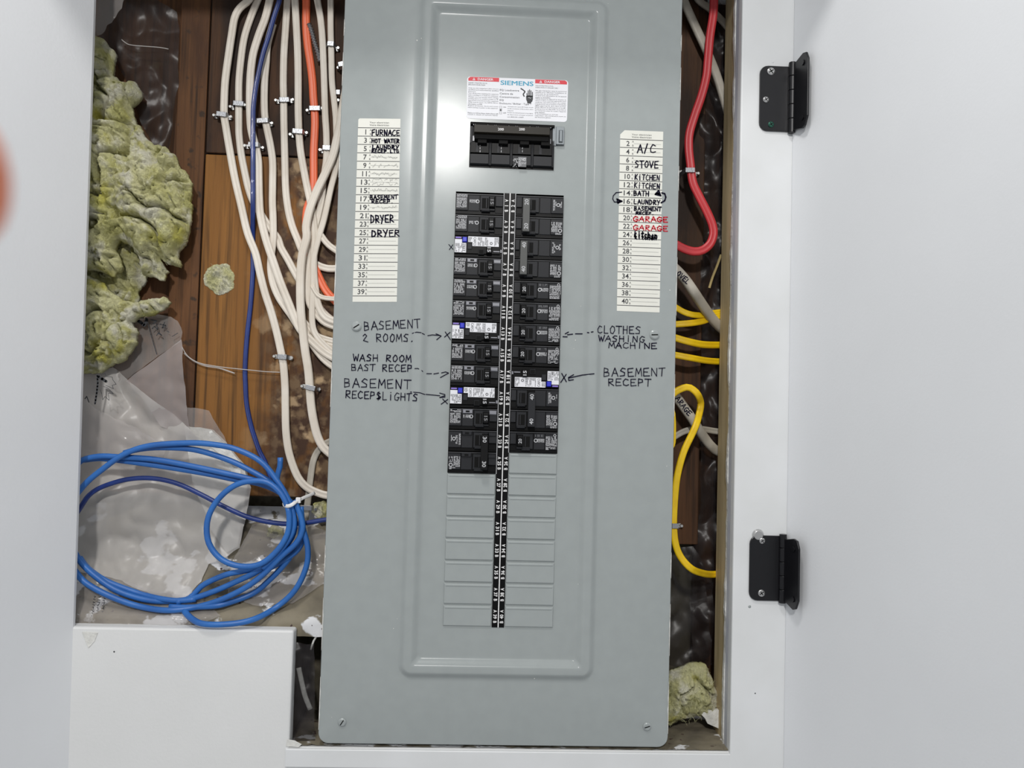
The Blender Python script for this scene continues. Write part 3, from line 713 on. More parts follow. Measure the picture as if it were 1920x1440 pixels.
# hand-and-spark pictogram
def blob(pts, mi=0, lift=0.0004): L.add([fd(s, t, lift) for s, t in pts], [tuple(range(len(pts)))], mi)
blob([(0.585, 0.42), (0.602, 0.40), (0.652, 0.40), (0.655, 0.48), (0.648, 0.54), (0.638, 0.56), (0.638, 0.59), (0.600, 0.59), (0.598, 0.55), (0.588, 0.50)])
for i, (s_, t_, w_) in enumerate(((0.589, 0.335, .0085), (0.601, 0.27, .009), (0.614, 0.245, .009), (0.628, 0.265, .009), (0.643, 0.30, .009))):
    blob([(s_ + 0.002, 0.43), (s_ + w_ + 0.002, 0.43), (s_ + w_, t_ + 0.02), (s_ + w_ / 2, t_), (s_, t_ + 0.02)])
blob([(0.605, 0.455), (0.622, 0.44), (0.618, 0.462), (0.640, 0.452), (0.622, 0.478), (0.626, 0.462)], 3, 0.0006)
for a_, b_ in (((0.53, 0.235), (0.56, 0.28)), ((0.56, 0.28), (0.575, 0.31)), ((0.575, 0.31), (0.556, 0.375)), ((0.556, 0.375), (0.568, 0.43))):
    dx, dy = b_[0] - a_[0], b_[1] - a_[1]; ln = math.hypot(dx, dy * 0.42); nx_, ny_ = -dy * 0.42 / ln * 0.006, dx / ln * 0.014
    blob([(a_[0] - nx_, a_[1] - ny_), (b_[0] - nx_, b_[1] - ny_), (b_[0] + nx_, b_[1] + ny_), (a_[0] + nx_, a_[1] + ny_)])
L.build('lettering', [M['text'], M['danger'], M['teal'], M['labelwhite']], dgl)
# cover screws
def screw(u, v, r, mname, parent=cover, name='cover_screw', ang=0.5, base=None, dome=0.0022):
    p = on_cover(u, v, 0) if base is None else base
    mb = MB(); mb.disc(p.x, p.z, r, p.y - dome * 0.5, p.y, 22); mb.disc(p.x, p.z, r, p.y - dome, p.y - dome * 0.5, 22, r * 0.72)
    c_, s_ = math.cos(ang), math.sin(ang); hw = r * 0.12
    for cc, ss in ((c_, s_), (-s_, c_)) if name == 'screw' else ((c_, s_),):
        mb.add([(p.x + cc * r * .68 * a + -ss * hw * b, p.y - dome - 0.0001, p.z + ss * r * .68 * a + cc * hw * b) for a, b in ((-1, -1), (1, -1), (1, 1), (-1, 1))], [(0, 1, 2, 3)], 1)
    return mb.build(name, [M[mname], M['recess']], parent)
screw(668.5, 612, 0.0058, 'screwgrey', ang=0.6); screw(1227, 628, 0.0058, 'screwgrey', ang=0.05)
screw(641.5, 1354, 0.0048, 'screwgrey', ang=1.0); screw(1213, 1362, 0.0048, 'screwgrey', ang=0.3)
# dried paint specks and edge chips; two upper left specks paint a bump's glint
mb = MB(); r = random.Random(11)
for (u, v, s_) in ((1089, 574, .6), (1079, 638, 1), (1076, 654, .7), (1240, 1, .1), (1256, 544, 1.1), (1250, 874, 1), (738, 1178, .8), (1140, 7, .6), (745, 1160, .6), (1002, 1272, 1), (1033, 1100, .8), (764, 880, .6), (782, 76, 1.3), (790, 72, .9), (1051, 655, .5), (893, 1120, .4), (622, 1345, .7), (1084, 1095, .6)):
    p = on_cover(u, v, 0.0003); k_ = 6; mb.add([(p.x + s_ * 0.0007 * r.uniform(.6, 1.2) * math.cos(6.28 * i / k_), p.y, p.z + s_ * 0.0007 * r.uniform(.6, 1.4) * math.sin(6.28 * i / k_)) for i in range(k_)], [tuple(range(k_))])
for side in (-1, 1):
    for z0, z1 in ((-.62, -.56), (-.53, -.47), (-.44, -.41), (.13, .17), (.19, .21), (0.02, 0.05), (-.25, -.2), (-.13, -.06)):
        m_ = 14; a_ = []; b_ = []
        for i in range(m_ + 1):
            z = z0 + (z1 - z0) * i / m_; w_ = 0.0007 * math.sin(math.pi * i / m_) * r.uniform(.4, 1.3)
            a_.append((side * (CX + 0.0001), 0.0006, z)); b_.append((side * (CX - 0.0006 - w_), -0.0003, z))
        mb.add(a_ + b_, [(i, i + 1, m_ + 2 + i, m_ + 1 + i) for i in range(m_)])
o = mb.build('paint_glint_speck', M['gypsum'], cover); o['kind'] = 'stuff'
# small steel clip right of the main breaker
p0, p1 = P(1041, 239, YI), P(1057, 273, YI)
mb = MB(); mb.box(p0.x + 0.001, p1.x, YI - 0.0035, YI - 0.0005, p1.z, p0.z); mb.box(p0.x - 0.003, p0.x + 0.0035, YI - 0.001, YI + 0.004, p1.z - 0.001, p0.z)
mb.frus(p0.x + 0.004, p1.x - 0.0015, p1.z + 0.002, p0.z - 0.004, YI - 0.0052, YI - 0.0035, 0.001, 0.001)
mb.build('lock_clip', M['clipmetal'], cover, bevel=0.0004)

# enclosure behind the cover
mb = MB(); e0, e1, ez0, ez1 = -0.184, 0.184, -0.618, 0.31
mb.box(e0, e0 + 0.0015, 0.012, 0.0885, ez0, ez1); mb.box(e1 - 0.0015, e1, 0.012, 0.0885, ez0, ez1)
mb.box(e0, e1, 0.012, 0.0885, ez0, ez0 + 0.0015); mb.box(e0, e1, 0.012, 0.0885, ez1 - 0.0015, ez1); mb.box(e0, e1, 0.087, 0.0885, ez0, ez1)
o = mb.build('panel_enclosure', M['box_steel']); tag(o, 'grey steel enclosure box behind the panel cover', 'enclosure')

# ================================================================== BREAKERS
YB = YI - 0.0022
def prints(mb, x0, x1, z0, z1, y, r, vert=True, dens=0.8, step=0.0011, mi=0):
    "a block of tiny unreadable print lines"
    if vert:
        x = x0
        while x < x1:
            z = z1
            while z > z0:
                l = r.uniform(.0010, .0040)
                if r.random() < dens: mb.rect(x, x + step * .55, max(z0, z - l), z, y, mi)
                z -= l + 0.0005
            x += step
    else:
        z = z1
        while z > z0:
            x = x0
            while x < x1:
                l = r.uniform(.0010, .0040)
                if r.random() < dens: mb.rect(x, min(x1, x + l), z - step * .55, z, y, mi)
                x += l + 0.0005
            z -= step
ring_n = 16
def ringp(mb, cx, cz, r0, y, mi=0):
    a = [(cx + r0 * math.cos(6.2832 * i / 16), y, cz + r0 * math.sin(6.2832 * i / 16)) for i in range(16)]
    b = [(cx + r0 * .62 * math.cos(6.2832 * i / 16), y, cz + r0 * .62 * math.sin(6.2832 * i / 16)) for i in range(16)]
    mb.add(a + b, [(i, (i + 1) % 16, 16 + (i + 1) % 16, 16 + i) for i in range(16)], mi)
BW = abs(SX0 - WX0) - 0.0008
def breaker(kind, k, left, rating, label, poles=1, clip=0, hpos=0.75, group=None, bars='a'):
    """local frame of a LEFT breaker: x from 0 (outer end) to BW (number strip); right ones turn by 180 degrees"""
    rt = empty('circuit_breaker', (0, 0, 0)); tag(rt, label, 'breaker', group)
    zc = (rowz(k) + rowz(k + poles - 1)) / 2; xc = (WX0 + SX0) / 2 if left else (SX1 + WX1) / 2
    rt.location = (xc, YB, zc)
    sgn = 1 if left else -1
    X = lambda f: sgn * (f - 0.5) * BW
    def bx(mb, f0, f1, z0, z1, y0, y1, mi=0, ix=0.0, iz=0.0):
        a, b = sorted((X(f0), X(f1))); c, d = sorted((sgn * z0, sgn * z1))
        if ix or iz: mb.frus(a, b, c, d, y0, y1, ix, iz, mi)
        else: mb.box(a, b, y0, y1, c, d, mi)
    mb = MB(); r = random.Random(k * 7 + left)
    D = MB()
    for q in range(poles):
        zo = ((poles - 1) / 2 - q) * 0.0254 * sgn           # rows from the top in world order
        zo = zo
        off = zo
        def B(m_, f0, f1, z0, z1, y0, y1, mi=0, ix=0.0, iz=0.0):
            a, b = sorted((X(f0), X(f1))); c, d = z0 + off * sgn, z1 + off * sgn
            if ix or iz: m_.frus(a, b, c, d, y0, y1, ix, iz, mi)
            else: m_.box(a, b, y0, y1, c, d, mi)
        wl_ = hpos
        # case and raised upper body (light comes from above, so the high edge is on top for both sides)
        B(mb, 0.0, 1.0, -0.0121, 0.0121, 0.0, 0.030)
        if kind != 'afci':
            B(mb, 0.0, 1.0, 0.0111, 0.0119, -0.0008, 0.0004, 4)  # painted highlight strip along the top edge
            B(mb, 0.0, 0.26, -0.0088, 0.0108, -0.0022, 0.0004, 1, 0.0003, 0.0010)
            B(mb, 0.265, 0.50, -0.0088, 0.0108, -0.0012, 0.0004, 1, 0.0003, 0.0008)
            B(mb, 0.51 if hpos > 0.7 else 0.66, (wl_ if hpos > 0.7 else 0.80) + 0.08, -0.0088, 0.0106, -0.0030, 0.0004, 1, 0.0006, 0.0012)
            if hpos < 0.7: wl_ = 0.80
            B(mb, wl_ + 0.085, 0.995, -0.0030, 0.0106, -0.0026, 0.0004, 1, 0.0005, 0.0010)
            B(mb, wl_ + 0.085, 0.995, -0.0105, -0.0032, -0.0008, 0.0004, 0, 0.0003, 0.0005)
            w0, w1 = (wl_ - 0.20, wl_ - 0.065) if hpos > 0.7 else (0.70, 0.83)
            B(mb, w0, w1, -0.0055, 0.0068, -0.00312, -0.0029, 2)          # dark toggle window
            B(mb, w0 + 0.085, w0 + 0.105, -0.0050, 0.0064, -0.0034, -0.003, 1)
            if clip:
                cm = 3 if clip == 1 else 1
                B(mb, 0.27, 0.49, 0.0062, 0.0112, -0.0030, -0.0008, cm, 0.0010, 0.0007)
                B(mb, 0.34, 0.42, 0.0078, 0.0098, -0.0033, -0.0026, 0)
                B(mb, 0.83, 0.985, 0.0052, 0.0104, -0.0040, -0.0022, cm, 0.0005, 0.0012)
            B(mb, w0 - 0.01, w1 + 0.04, -0.0098, -0.0066, -0.0052, -0.0028, 1, 0.0006, 0.0012)
        else:
            up = 1 if left else -1
            def BU(m_, f0, f1, z0, z1, y0, y1, mi=0, ix=0.0, iz=0.0):
                z0, z1 = sorted((up * z0, up * z1)); B(m_, f0, f1, z0, z1, y0, y1, mi, ix, iz)
            BU(mb, 0.0, 0.96, -0.0090, 0.0112, -0.0024, 0.0004, 0, 0.0003, 0.0006)
            BU(mb, 0.50, 0.625, -0.0098, -0.0032, -0.0040, -0.0022, 1, 0.0005, 0.0005)
            BU(mb, 0.515, 0.61, -0.0090, -0.0040, -0.00415, -0.0039, 2)
            BU(mb, 0.27, 0.37, -0.0040, 0.0034, -0.0036, -0.0022, 1, 0.0005, 0.0005)
            BU(mb, 0.965, 0.995, -0.0065, -0.0030, -0.0020, 0.0004, 3)
            BU(mb, 0.82, 0.95, -0.0062, -0.0050, -0.0034, -0.0022, 3)
    body = mb.build('body', [M['black'], M['black2'], M['recess'], M['clipgrey'], M['edge']], rt, bevel=0.0)
    # toggles
    T = MB(); Rts = []; rot = -1 if left else 1
    for q in range(poles):
        off = ((poles - 1) / 2 - q) * 0.0254
        if kind == 'afci':
            a, b = sorted((X(0.665), X(0.79))); z0, z1 = (sorted((-0.0088, -0.0002)) if left else (0.0002, 0.0088))
            T.frus(a, b, off + z0, off + z1, -0.0075, -0.002, 0.0008, 0.0008)
            Rts.append(MB()); put_text(Rts[-1], rating, (a + b) / 2, off + (z0 + z1) / 2, 0.0042, -0.0077, rot, 0.02, width=0.0056)
        else:
            a, b = sorted((X(hpos - 0.055), X(hpos + 0.075)))
            T.frus(a, b, off - 0.0058, off + 0.0090, -0.0080, -0.0028, 0.0009, 0.0018)
            if poles == 1: Rts.append(MB()); put_text(Rts[-1], rating, (a + b) / 2, off + 0.0012, 0.0040, -0.00815, rot, 0.012, width=0.0056)
    T.build('toggle', M['handle'], rt, bevel=0.0004)
    if poles == 2:
        a, b = sorted((X(hpos - 0.075), X(hpos + 0.075))); hh = 0.0254 / 2
        Tm = MB(); Tm.box(a, b, -0.0105, -0.0070, -hh - 0.0072, hh + 0.0070)
        for s_ in (1, -1): Tm.box(a + 0.001, b - 0.001, -0.0075, -0.0030, s_ * hh - 0.005, s_ * hh + 0.006)
        Tm.build('handle_tie', M['handle'] if rating == '30' else M['tie'] if hpos > .7 else M['black2'], rt, bevel=0.0006)
        for s_ in (1, -1): Rts.append(MB()); put_text(Rts[-1], rating, (a + b) / 2, s_ * hh + (0.002 if s_ > 0 else -0.001), 0.0046, -0.01065, rot, 0.014, width=0.0068)
    for Rt in Rts: Rt.build('rating_number', M['print_mid'] if (rating == '15' and kind == 'std') else M['print'], rt)
    # printing
    Pn = MB()
    for q in range(poles):
        off = ((poles - 1) / 2 - q) * 0.0254
        if kind == 'afci': continue
        y = -0.00235
        a, b = sorted((X(0.02), X(0.245)))
        if bars == 'a':
            prints(Pn, a, b, off + 0.0078, off + 0.0106, y, r, False, 0.95, 0.0012)
            prints(Pn, a, b - 0.001, off - 0.0052, off + 0.0066, y, r, True, 0.88, 0.0011)
            a, b = sorted((X(0.29), X(0.44))); prints(Pn, a, b, off + 0.0012, off + 0.0050, -0.00135, r, True, 0.95, 0.0009)
            ringp(Pn, X(0.455), off + 0.0030, 0.0023, -0.0014)
        elif bars == 'r':
            prints(Pn, a, b, off - 0.0042, off + 0.0074, y, r, True, 0.88, 0.0011)
            ringp(Pn, X(0.06), off + 0.0086, 0.0017, y)
            prints(Pn, a, b - 0.001, off - 0.0082, off - 0.0052, y, r, False, 0.85, 0.0012)
            a, b = sorted((X(0.28), X(0.43))); prints(Pn, a, b, off + 0.0002, off + 0.0044, -0.00135, r, True, 0.95, 0.0009)
            ringp(Pn, X(0.455), off + 0.0022, 0.0023, -0.0014)
            a, b = sorted((X(0.28), X(0.47))); prints(Pn, a, b, off + 0.0066, off + 0.0092, -0.00135, r, True, 0.5, 0.0014, 1)
        else:
            if (q == 0) == (k != 22 and bars == 'd'):
                prints(Pn, X(0.215), X(0.215) + 0.0022, off - 0.0050, off + 0.0080, y, r, True, 0.9, 0.0012)
                prints(Pn, *sorted((X(0.15), X(0.19))), off - 0.004, off + 0.006, y, r, True, 0.7, 0.0012)
                ringp(Pn, X(0.11), off + 0.002, 0.0022, y); prints(Pn, *sorted((X(0.03), X(0.07))), off - 0.001, off + 0.006, y, r, True, 0.7, 0.0012)
            else:
                prints(Pn, *sorted((X(0.12), X(0.245))), off - 0.0052, off + 0.0070, y, r, True, 0.92, 0.0011)
                prints(Pn, *sorted((X(0.02), X(0.10))), off + 0.000, off + 0.0066, y, r, True, 0.7, 0.0012)
                ringp(Pn, X(0.06), off - 0.0032, 0.0024, y); prints(Pn, *sorted((X(0.03), X(0.16))), off - 0.0082, off - 0.0062, y, r, False, 0.9, 0.0012)
    if Pn.v: Pn.build('printing', [M['print'], M['print_dim']], rt)
    if kind == 'afci':
        u = 1 if left else -1
        def poly(m_, pts, y, mi=0, th=0.0003):
            pp = [(X(a), u * b) for a, b in pts]; m_.prism(pp, y, y + th, mi)
        A = MB()
        poly(A, [(0.005, 0.0078), (0.155, 0.0078), (0.155, 0.0036), (0.245, 0.0036), (0.245, -0.0078), (0.005, -0.0078)], -0.0028)
        poly(A, [(0.285, 0.0116), (0.93, 0.0116), (0.93, 0.0002), (0.375, 0.0002), (0.375, 0.0048), (0.285, 0.0048)], -0.0028)
        lb = A.build('label', M['labelwhite'], rt)
        Lt = MB()
        put_text(Lt, 'TEST', X(0.205), u * -0.0022, 0.0026, -0.0030, rot, 0.01, width=0.0090)
        put_text(Lt, 'CAFCI', X(0.425), u * 0.0060, 0.0030, -0.0030, rot, 0.0, width=0.0095)
        for f0, f1 in ((0.02, 0.14), (0.145, 0.175)):
            a, b = sorted((X(f0), X(f1))); c_, d_ = sorted((u * 0.003, u * -0.0072)); prints(Lt, a, b, c_, d_, -0.0030, r, True, 0.7, 0.0013, 1)
        for f0, f1 in ((0.30, 0.36), (0.49, 0.62), (0.64, 0.70), (0.84, 0.92)):
            a, b = sorted((X(f0), X(f1))); c_, d_ = sorted((u * (0.0108), u * (0.0055 if f0 < .4 else 0.0008))); prints(Lt, a, b, c_, d_, -0.0030, r, True, 0.8, 0.0013, 1)
        ringp(Lt, X(0.77), u * 0.004, 0.0016, -0.003)
        Lt.build('lettering', [M['text'], M['print_dim']], lb)
        A = MB(); a, b = sorted((X(0.16), X(0.265))); c_, d_ = sorted((u * 0.0042, u * 0.0108)); A.frus(a, b, c_, d_, -0.0050, -0.0022, 0.0008, 0.0008)
        A.build('test_button', M['tag_blue'], rt, bevel=0.0004)
        A = MB(); poly(A, [(0.02, 0.0088), (0.02, 0.0106), (0.14, 0.0106), (0.14, 0.0088)], -0.0029)
        A.build('brand_tag', M['violet'], rt)
    return rt
nm = 'black single breaker rated 15 in the left row, beside number %s'
gL = 'breakers of the left row'; gR = 'breakers of the right row'
breaker('std', 0, True, '15', 'topmost black breaker of the left row, beside number 1, without grey clips', group=gL)
breaker('std', 1, True, '15', 'second black breaker down the left row, beside number 3, above the first white-labelled one', group=gL)
breaker('afci', 2, True, '15', 'white-labelled black breaker with blue test button beside number 5, uppermost such one', group=gL)
breaker('std', 3, True, '15', 'black breaker with grey clip beside number 7, just below the uppermost white-labelled breaker', clip=1, group=gL)
breaker('std', 4, True, '15', 'black breaker with grey clip beside number 9, left row', clip=1, group=gL)
breaker('std', 5, True, '15', 'black breaker with grey clip beside number 11, left row, directly above a white-labelled one', clip=1, group=gL)
breaker('afci', 6, True, '15', 'white-labelled black breaker with blue test button at number 13, by the basement 2 rooms note', group=gL)
breaker('std', 7, True, '15', 'black breaker with grey clip beside number 15, below the middle white-labelled breaker', clip=1, group=gL)
breaker('std', 8, True, '15', 'black breaker with grey clip beside number 17, where the wash room arrow points', clip=1, group=gL)
breaker('afci', 9, True, '15', 'white-labelled black breaker with blue test button beside number 19, lowest such one on left', group=gL)
breaker('std', 10, True, '15', 'black breaker with grey clip beside number 21, just above the double one rated 30', clip=1, group=gL)
breaker('std', 11, True, '30', 'double black breaker rated 30 with dark joined handle at the bottom of the left row', poles=2, clip=2, bars='d', group=gL)
breaker('std', 0, False, '20', 'double black breaker rated 20 with grey handle tie at the top of the right row', poles=2, hpos=0.79, bars='d', group=gR)
breaker('std', 2, False, '40', 'double black breaker rated 40 with grey handle tie beside numbers 6 and 8', poles=2, hpos=0.82, bars='d', group=gR)
breaker('std', 4, False, '20', 'black single breaker rated 20 beside number 10, uppermost single one in the right row', hpos=0.78, bars='r', group=gR)
breaker('std', 5, False, '20', 'black single breaker rated 20 beside number 12, right row', hpos=0.78, bars='r', group=gR)
breaker('std', 6, False, '20', 'black single breaker rated 20 beside number 14, where the washing machine arrow points', hpos=0.78, bars='r', group=gR)
breaker('std', 7, False, '20', 'black single breaker rated 20 beside number 16, directly above the right white-labelled breaker', hpos=0.78, bars='r', group=gR)
breaker('afci', 8, False, '15', 'white-labelled black breaker beside number 18, only white-labelled one in the right row', group=gR)
breaker('std', 9, False, '40', 'double black breaker rated 40 with dark handle tie beside numbers 20 and 22', poles=2, hpos=0.57, bars='d', group=gR)
breaker('std', 11, False, '20', 'lowest black single breaker of the right row, beside number 24, above the blank plates', hpos=0.78, bars='r', group=gR)

# main breaker
mbk = empty('main_breaker', (0, 0, 0)); tag(mbk, 'wide black main breaker marked 200 under the danger label', 'breaker')
mbk.location = ((ma.x + mc.x) / 2, YI, (ma.z + mc.z) / 2); MX, MZ = (mc.x - ma.x) / 2 - 0.0004, (ma.z - mc.z) / 2 - 0.0004
G = lambda X_, Y_: (P(860 + X_ / 8.727, 215 + Y_ / 8.727, YI).x - mbk.location.x, P(860 + X_ / 8.727, 215 + Y_ / 8.727, YI).z - mbk.location.z)
mb = MB(); mb.box(-MX, MX, 0.001, 0.040, -MZ, MZ)
zt_ = G(860, 175)[1]; zm = G(860, 470)[1]; zmid = G(860, 665)[1]
mb.box(-MX, MX, -0.0030, 0.0012, MZ - 0.0030, MZ, 2)
for i in range(4):
    xa = -MX + 2 * MX * i / 4; xb = xa + 2 * MX / 4
    mb.frus(xa + 0.0004, xb - 0.0022, zmid, zm - 0.0004, -0.0035, 0.0012, 0.0004, 0.0006, 0)
    mb.frus(xa + 0.0004, xb - 0.0022, -MZ + 0.0026, zmid - 0.0003, -0.0042, 0.0012, 0.0004, 0.0010, 1)
    mb.box(xa + 0.007, xa + 0.0105, -0.0038, -0.0034, zmid + 0.001, zm - 0.002, 1)
    mb.box(xb - 0.0022, xb - 0.0012, -0.0036, 0.001, -MZ + 0.0025, zm + 0.004, 1)
    mb.box(xb - 0.0008, xb + (0.0 if i == 3 else 0.0004), -0.0036, 0.001, -MZ + 0.0025, zm + 0.004, 1)
    for xx in (xa + 0.0045, xb - 0.0055):
        mb.box(xx - 0.0016, xx + 0.0016, -0.0035, 0.001, zm, zm + 0.0062, 3)
    for xx in (xa + 0.003, xa + 0.005, xb - 0.005):
        mb.box(xx, xx + 0.0010, -0.0030, 0.001, zt_, MZ - 0.004, 3)
    if i == 0:
        mb.box(xa, xa + 0.0028, -0.0038, 0.001, zm - 0.002, zt_ - 0.004, 1)
mb.build('body', [M['black'], M['black2'], M['recess'], M['clipgrey']], mbk, bevel=0.0002)
GD = lambda X_, Y_, dd: (P(860 + X_ / 8.727, 215 + Y_ / 8.727, YI + dd).x - mbk.location.x, P(860 + X_ / 8.727, 215 + Y_ / 8.727, YI + dd).z - mbk.location.z)
mb = MB(); h0, h1 = GD(245, 300, -0.014), GD(1500, 200, -0.014)
mb.frus(h0[0], h1[0], h0[1], h1[1], -0.0150, -0.008, 0.0004, 0.0010)
mb.frus(h0[0] + 0.0008, h1[0] - 0.0006, GD(0, 400, -0.01)[1], h0[1] + 0.003, -0.0110, -0.002, 0.0006, 0.0015, 1)
for i in range(4):
    xa = -MX + 2 * MX * i / 4 + 0.0085; mb.frus(xa, xa + 0.0118, GD(0, 468, -0.009)[1], h0[1], -0.0095, 0.0, 0.0006, 0.0015, 1)
mb.build('handle', [M['mainbar'], M['recess']], mbk, bevel=0.0004)
mb = MB()
for X_ in (690, 1035): g = GD(X_, 240, -0.015); mb = MB(); put_text(mb, '200', g[0], g[1], 0.0030, -0.0153, 0, 0.01, width=0.0068); mb.build('rating_number', M['white_ink'], mbk)
mb = MB(); r = random.Random(5)
a, b = G(970, 870), G(1105, 715); mb.rect(a[0], b[0], a[1], b[1], -0.0044, 1)
prints(mb, a[0], b[0], a[1], b[1], -0.0046, r, False, 0.7, 0.0011, 0); ringp(mb, G(1070, 755)[0], G(1070, 755)[1], 0.0016, -0.0047)
a, b = G(885, 870), G(955, 735); prints(mb, a[0], b[0], a[1], b[1], -0.0044, r, True, 0.8, 0.0012, 0)
for X_ in (350, 695, 1040):
    for Y_ in (515, 565, 615): g = G(X_, Y_); mb.rect(g[0] - .0004, g[0] + .0004, g[1] - .0012, g[1] + .0012, -0.0037, 0)
mb.build('printing', [M['print'], M['print_dim']], mbk)
#@@PART2
# ================================================================== LEFT CABLES
T4 = lambda *q: [(400 + a / 6, b / 6) for a, b in q]
T5 = lambda *q: [(400 + a / 6, 220 + b / 6) for a, b in q]
T6 = lambda *q: [(400 + a / 5.54, 440 + b / 5.54) for a, b in q]
T7 = lambda *q: [(400 + a / 5.142, 680 + b / 5.142) for a, b in q]
gN = 'white flat cables stapled to the planks'
W = []
W.append(('outermost white cable on the left, running down behind the blue coil to the panel bottom', 14.5, 0.081, 0.5,
    [(478, -22)] + T4((400, 0), (300, 90), (240, 200), (205, 400), (175, 600), (135, 900), (122, 1150), (122, 1300)) + T5((140, 100), (190, 400), (245, 700), (315, 1000), (385, 1300)) +
    T6((440, 200), (485, 400), (535, 600), (600, 800), (655, 1000), (700, 1200), (725, 1330)) + T7((683, 100), (692, 250), (695, 450), (700, 650), (720, 820), (760, 970), (820, 1110), (900, 1200), (1010, 1255), (1100, 1280)) + [(640, 931)]))
W.append(('second white cable from the left, passing behind the blue cable near the middle', 14, 0.0872, 0.5,
    [(492, -20)] + T4((500, 0), (420, 200), (355, 400), (320, 600), (290, 900), (287, 1150), (287, 1400)) + T5((290, 200), (312, 400), (350, 600), (395, 800), (450, 950), (530, 1080), (620, 1220), (730, 1370)) +
    T6((700, 130), (780, 270), (855, 410), (930, 530)) + [(590, 565), (612, 592), (640, 612)]))
W.append(('third white cable from the left, crossed by the dark blue cable', 15, 0.0782, 0.45,
    [(512, -25)] + T4((635, 0), (585, 200), (510, 400), (450, 600), (422, 800), (412, 1000), (412, 1200), (420, 1400)) + T5((440, 200), (480, 350), (505, 500), (510, 700), (515, 900), (527, 1080), (560, 1250), (600, 1400)) +
    T6((570, 110), (630, 300), (700, 500), (780, 700), (840, 850), (900, 980)) + [(585, 640), (610, 662), (640, 678)]))
W.append(('white cable emerging just right of the dark blue cable at the top', 14, 0.0832, 0.45,
    [(512, 45)] + T4((610, 500), (595, 700), (578, 900), (573, 1150), (585, 1350)) + T5((600, 100), (640, 300), (667, 500), (667, 750), (665, 950), (672, 1120), (675, 1300)) +
    T6((620, 60), (600, 240), (598, 380), (625, 520), (680, 650), (745, 750), (810, 840)) + [(560, 612), (590, 640), (640, 655)]))
W.append(('straight white cable at the top middle with the uppermost wide staple', 14, 0.0865, 0.5,
    [(541, -20)] + T4((835, 0), (815, 300), (795, 600), (788, 900), (792, 1150), (795, 1400)) + T5((798, 200), (806, 500), (812, 750), (825, 920), (850, 1080), (890, 1230), (950, 1380)) + T6((870, 80), (930, 180), (1010, 260), (1090, 320), (1190, 352), (1280, 352)) + [(640, 503)]))
W.append(('white cable between the straight one and the orange one, slanting right at the bottom', 14, 0.0800, 0.5,
    [(552, -20)] + T4((918, 0), (935, 300), (950, 600), (955, 900), (955, 1200), (960, 1400)) + T5((965, 200), (985, 400), (1020, 600), (1055, 780), (1090, 940)) + [(586, 400), (590, 440), (588, 500), (592, 545), (598, 575), (612, 596), (640, 606)]))
W.append(('long white cable hanging in front of the bundle, with a tilted staple low down', 16, 0.073, 0.55,
    [(650, 160), (643, 200)] + T5((1430, 50), (1395, 220), (1345, 430), (1255, 640), (1160, 840), (1085, 1040), (1045, 1230)) + T6((970, 30), (925, 200), (906, 400), (903, 600), (910, 800), (930, 1000), (953, 1200), (985, 1400)) +
    T7((900, 100), (930, 240), (942, 400), (965, 550), (1002, 700), (1050, 800), (1120, 870)) + [(640, 866)]))
W.append(('right-hand white cable that narrows beside the long front cable', 13, 0.082, 0.5,
    [(592, -25)] + T4((1170, 0), (1205, 200), (1225, 400), (1240, 700), (1250, 1000), (1260, 1300)) + T5((1273, 200), (1273, 450), (1255, 600), (1235, 720), (1225, 880), (1185, 1080), (1135, 1280)) +
    T6((1012, 180), (990, 350), (980, 500), (985, 640), (1010, 740), (1090, 850), (1170, 920)) + [(640, 616)]))
W.append(('white cable nearest the panel edge at the top, stapled twice beside it', 12, 0.0795, 0.55,
    [(620, -20)] + T4((1320, 0), (1320, 300), (1328, 600), (1335, 900), (1358, 1120), (1375, 1280)) + [(630, 228), (631, 270)] + T5((1378, 560), (1322, 800), (1290, 950), (1245, 1150), (1190, 1340)) +
    T6((1090, 60), (1048, 220), (1038, 400), (1033, 600), (1025, 780), (1030, 930), (1060, 1030), (1140, 1130), (1240, 1215)) + [(640, 668)]))
gE = 'short white cable ends turning into the panel side'
W.append(('uppermost short white cable curving into the panel above the orange one', 12, 0.080, 0.5, [(596, 432), (606, 447), (617, 460), (640, 476)]))
W.append(('thin white cable crossing below the orange cable end', 9, 0.078, 0.6, [(585, 535), (596, 553), (611, 559), (640, 561)]))
W.append(('white cable looping low behind the bundle toward the panel, upper of the two lowest', 11, 0.083, 0.5, [(560, 590), (578, 612), (598, 631), (640, 643)]))
W.append(('lowest white cable curving from the bundle into the panel side', 12, 0.081, 0.5, [(566, 598), (579, 635), (597, 663), (616, 682), (640, 697)]))
for i, (lb, w_, y, fl_, pts) in enumerate(W):
    cable('white_cable', pts, w_, y, 'nm', lb, 'cable', gN if i < 9 else gE, flat=fl_)
cable('white_cable', [(640, 822), (618, 828), (606, 835), (594.5, 848), (587, 866), (583, 890), (580, 915), (577, 942), (573, 968), (571, 990), (572, 1015)], 12.5, 0.0868, 'nm_old', 'greyish white cable turning down beside the blue coil to the concrete', 'cable', flat=0.5)
cable('orange_cable', [(573, -22)] + T4((1045, 0), (1045, 300), (1060, 500), (1090, 700), (1115, 900), (1127, 1100), (1140, 1250)) + T5((1145, 60), (1140, 200), (1130, 400), (1130, 600), (1128, 780), (1105, 900)) + [(576, 392), (574, 420), (576, 450), (585, 488), (600, 524), (614, 549), (640, 575)], 15.5, 0.0862, 'orange', 'orange cable running down among the white ones', 'cable', flat=0.7)
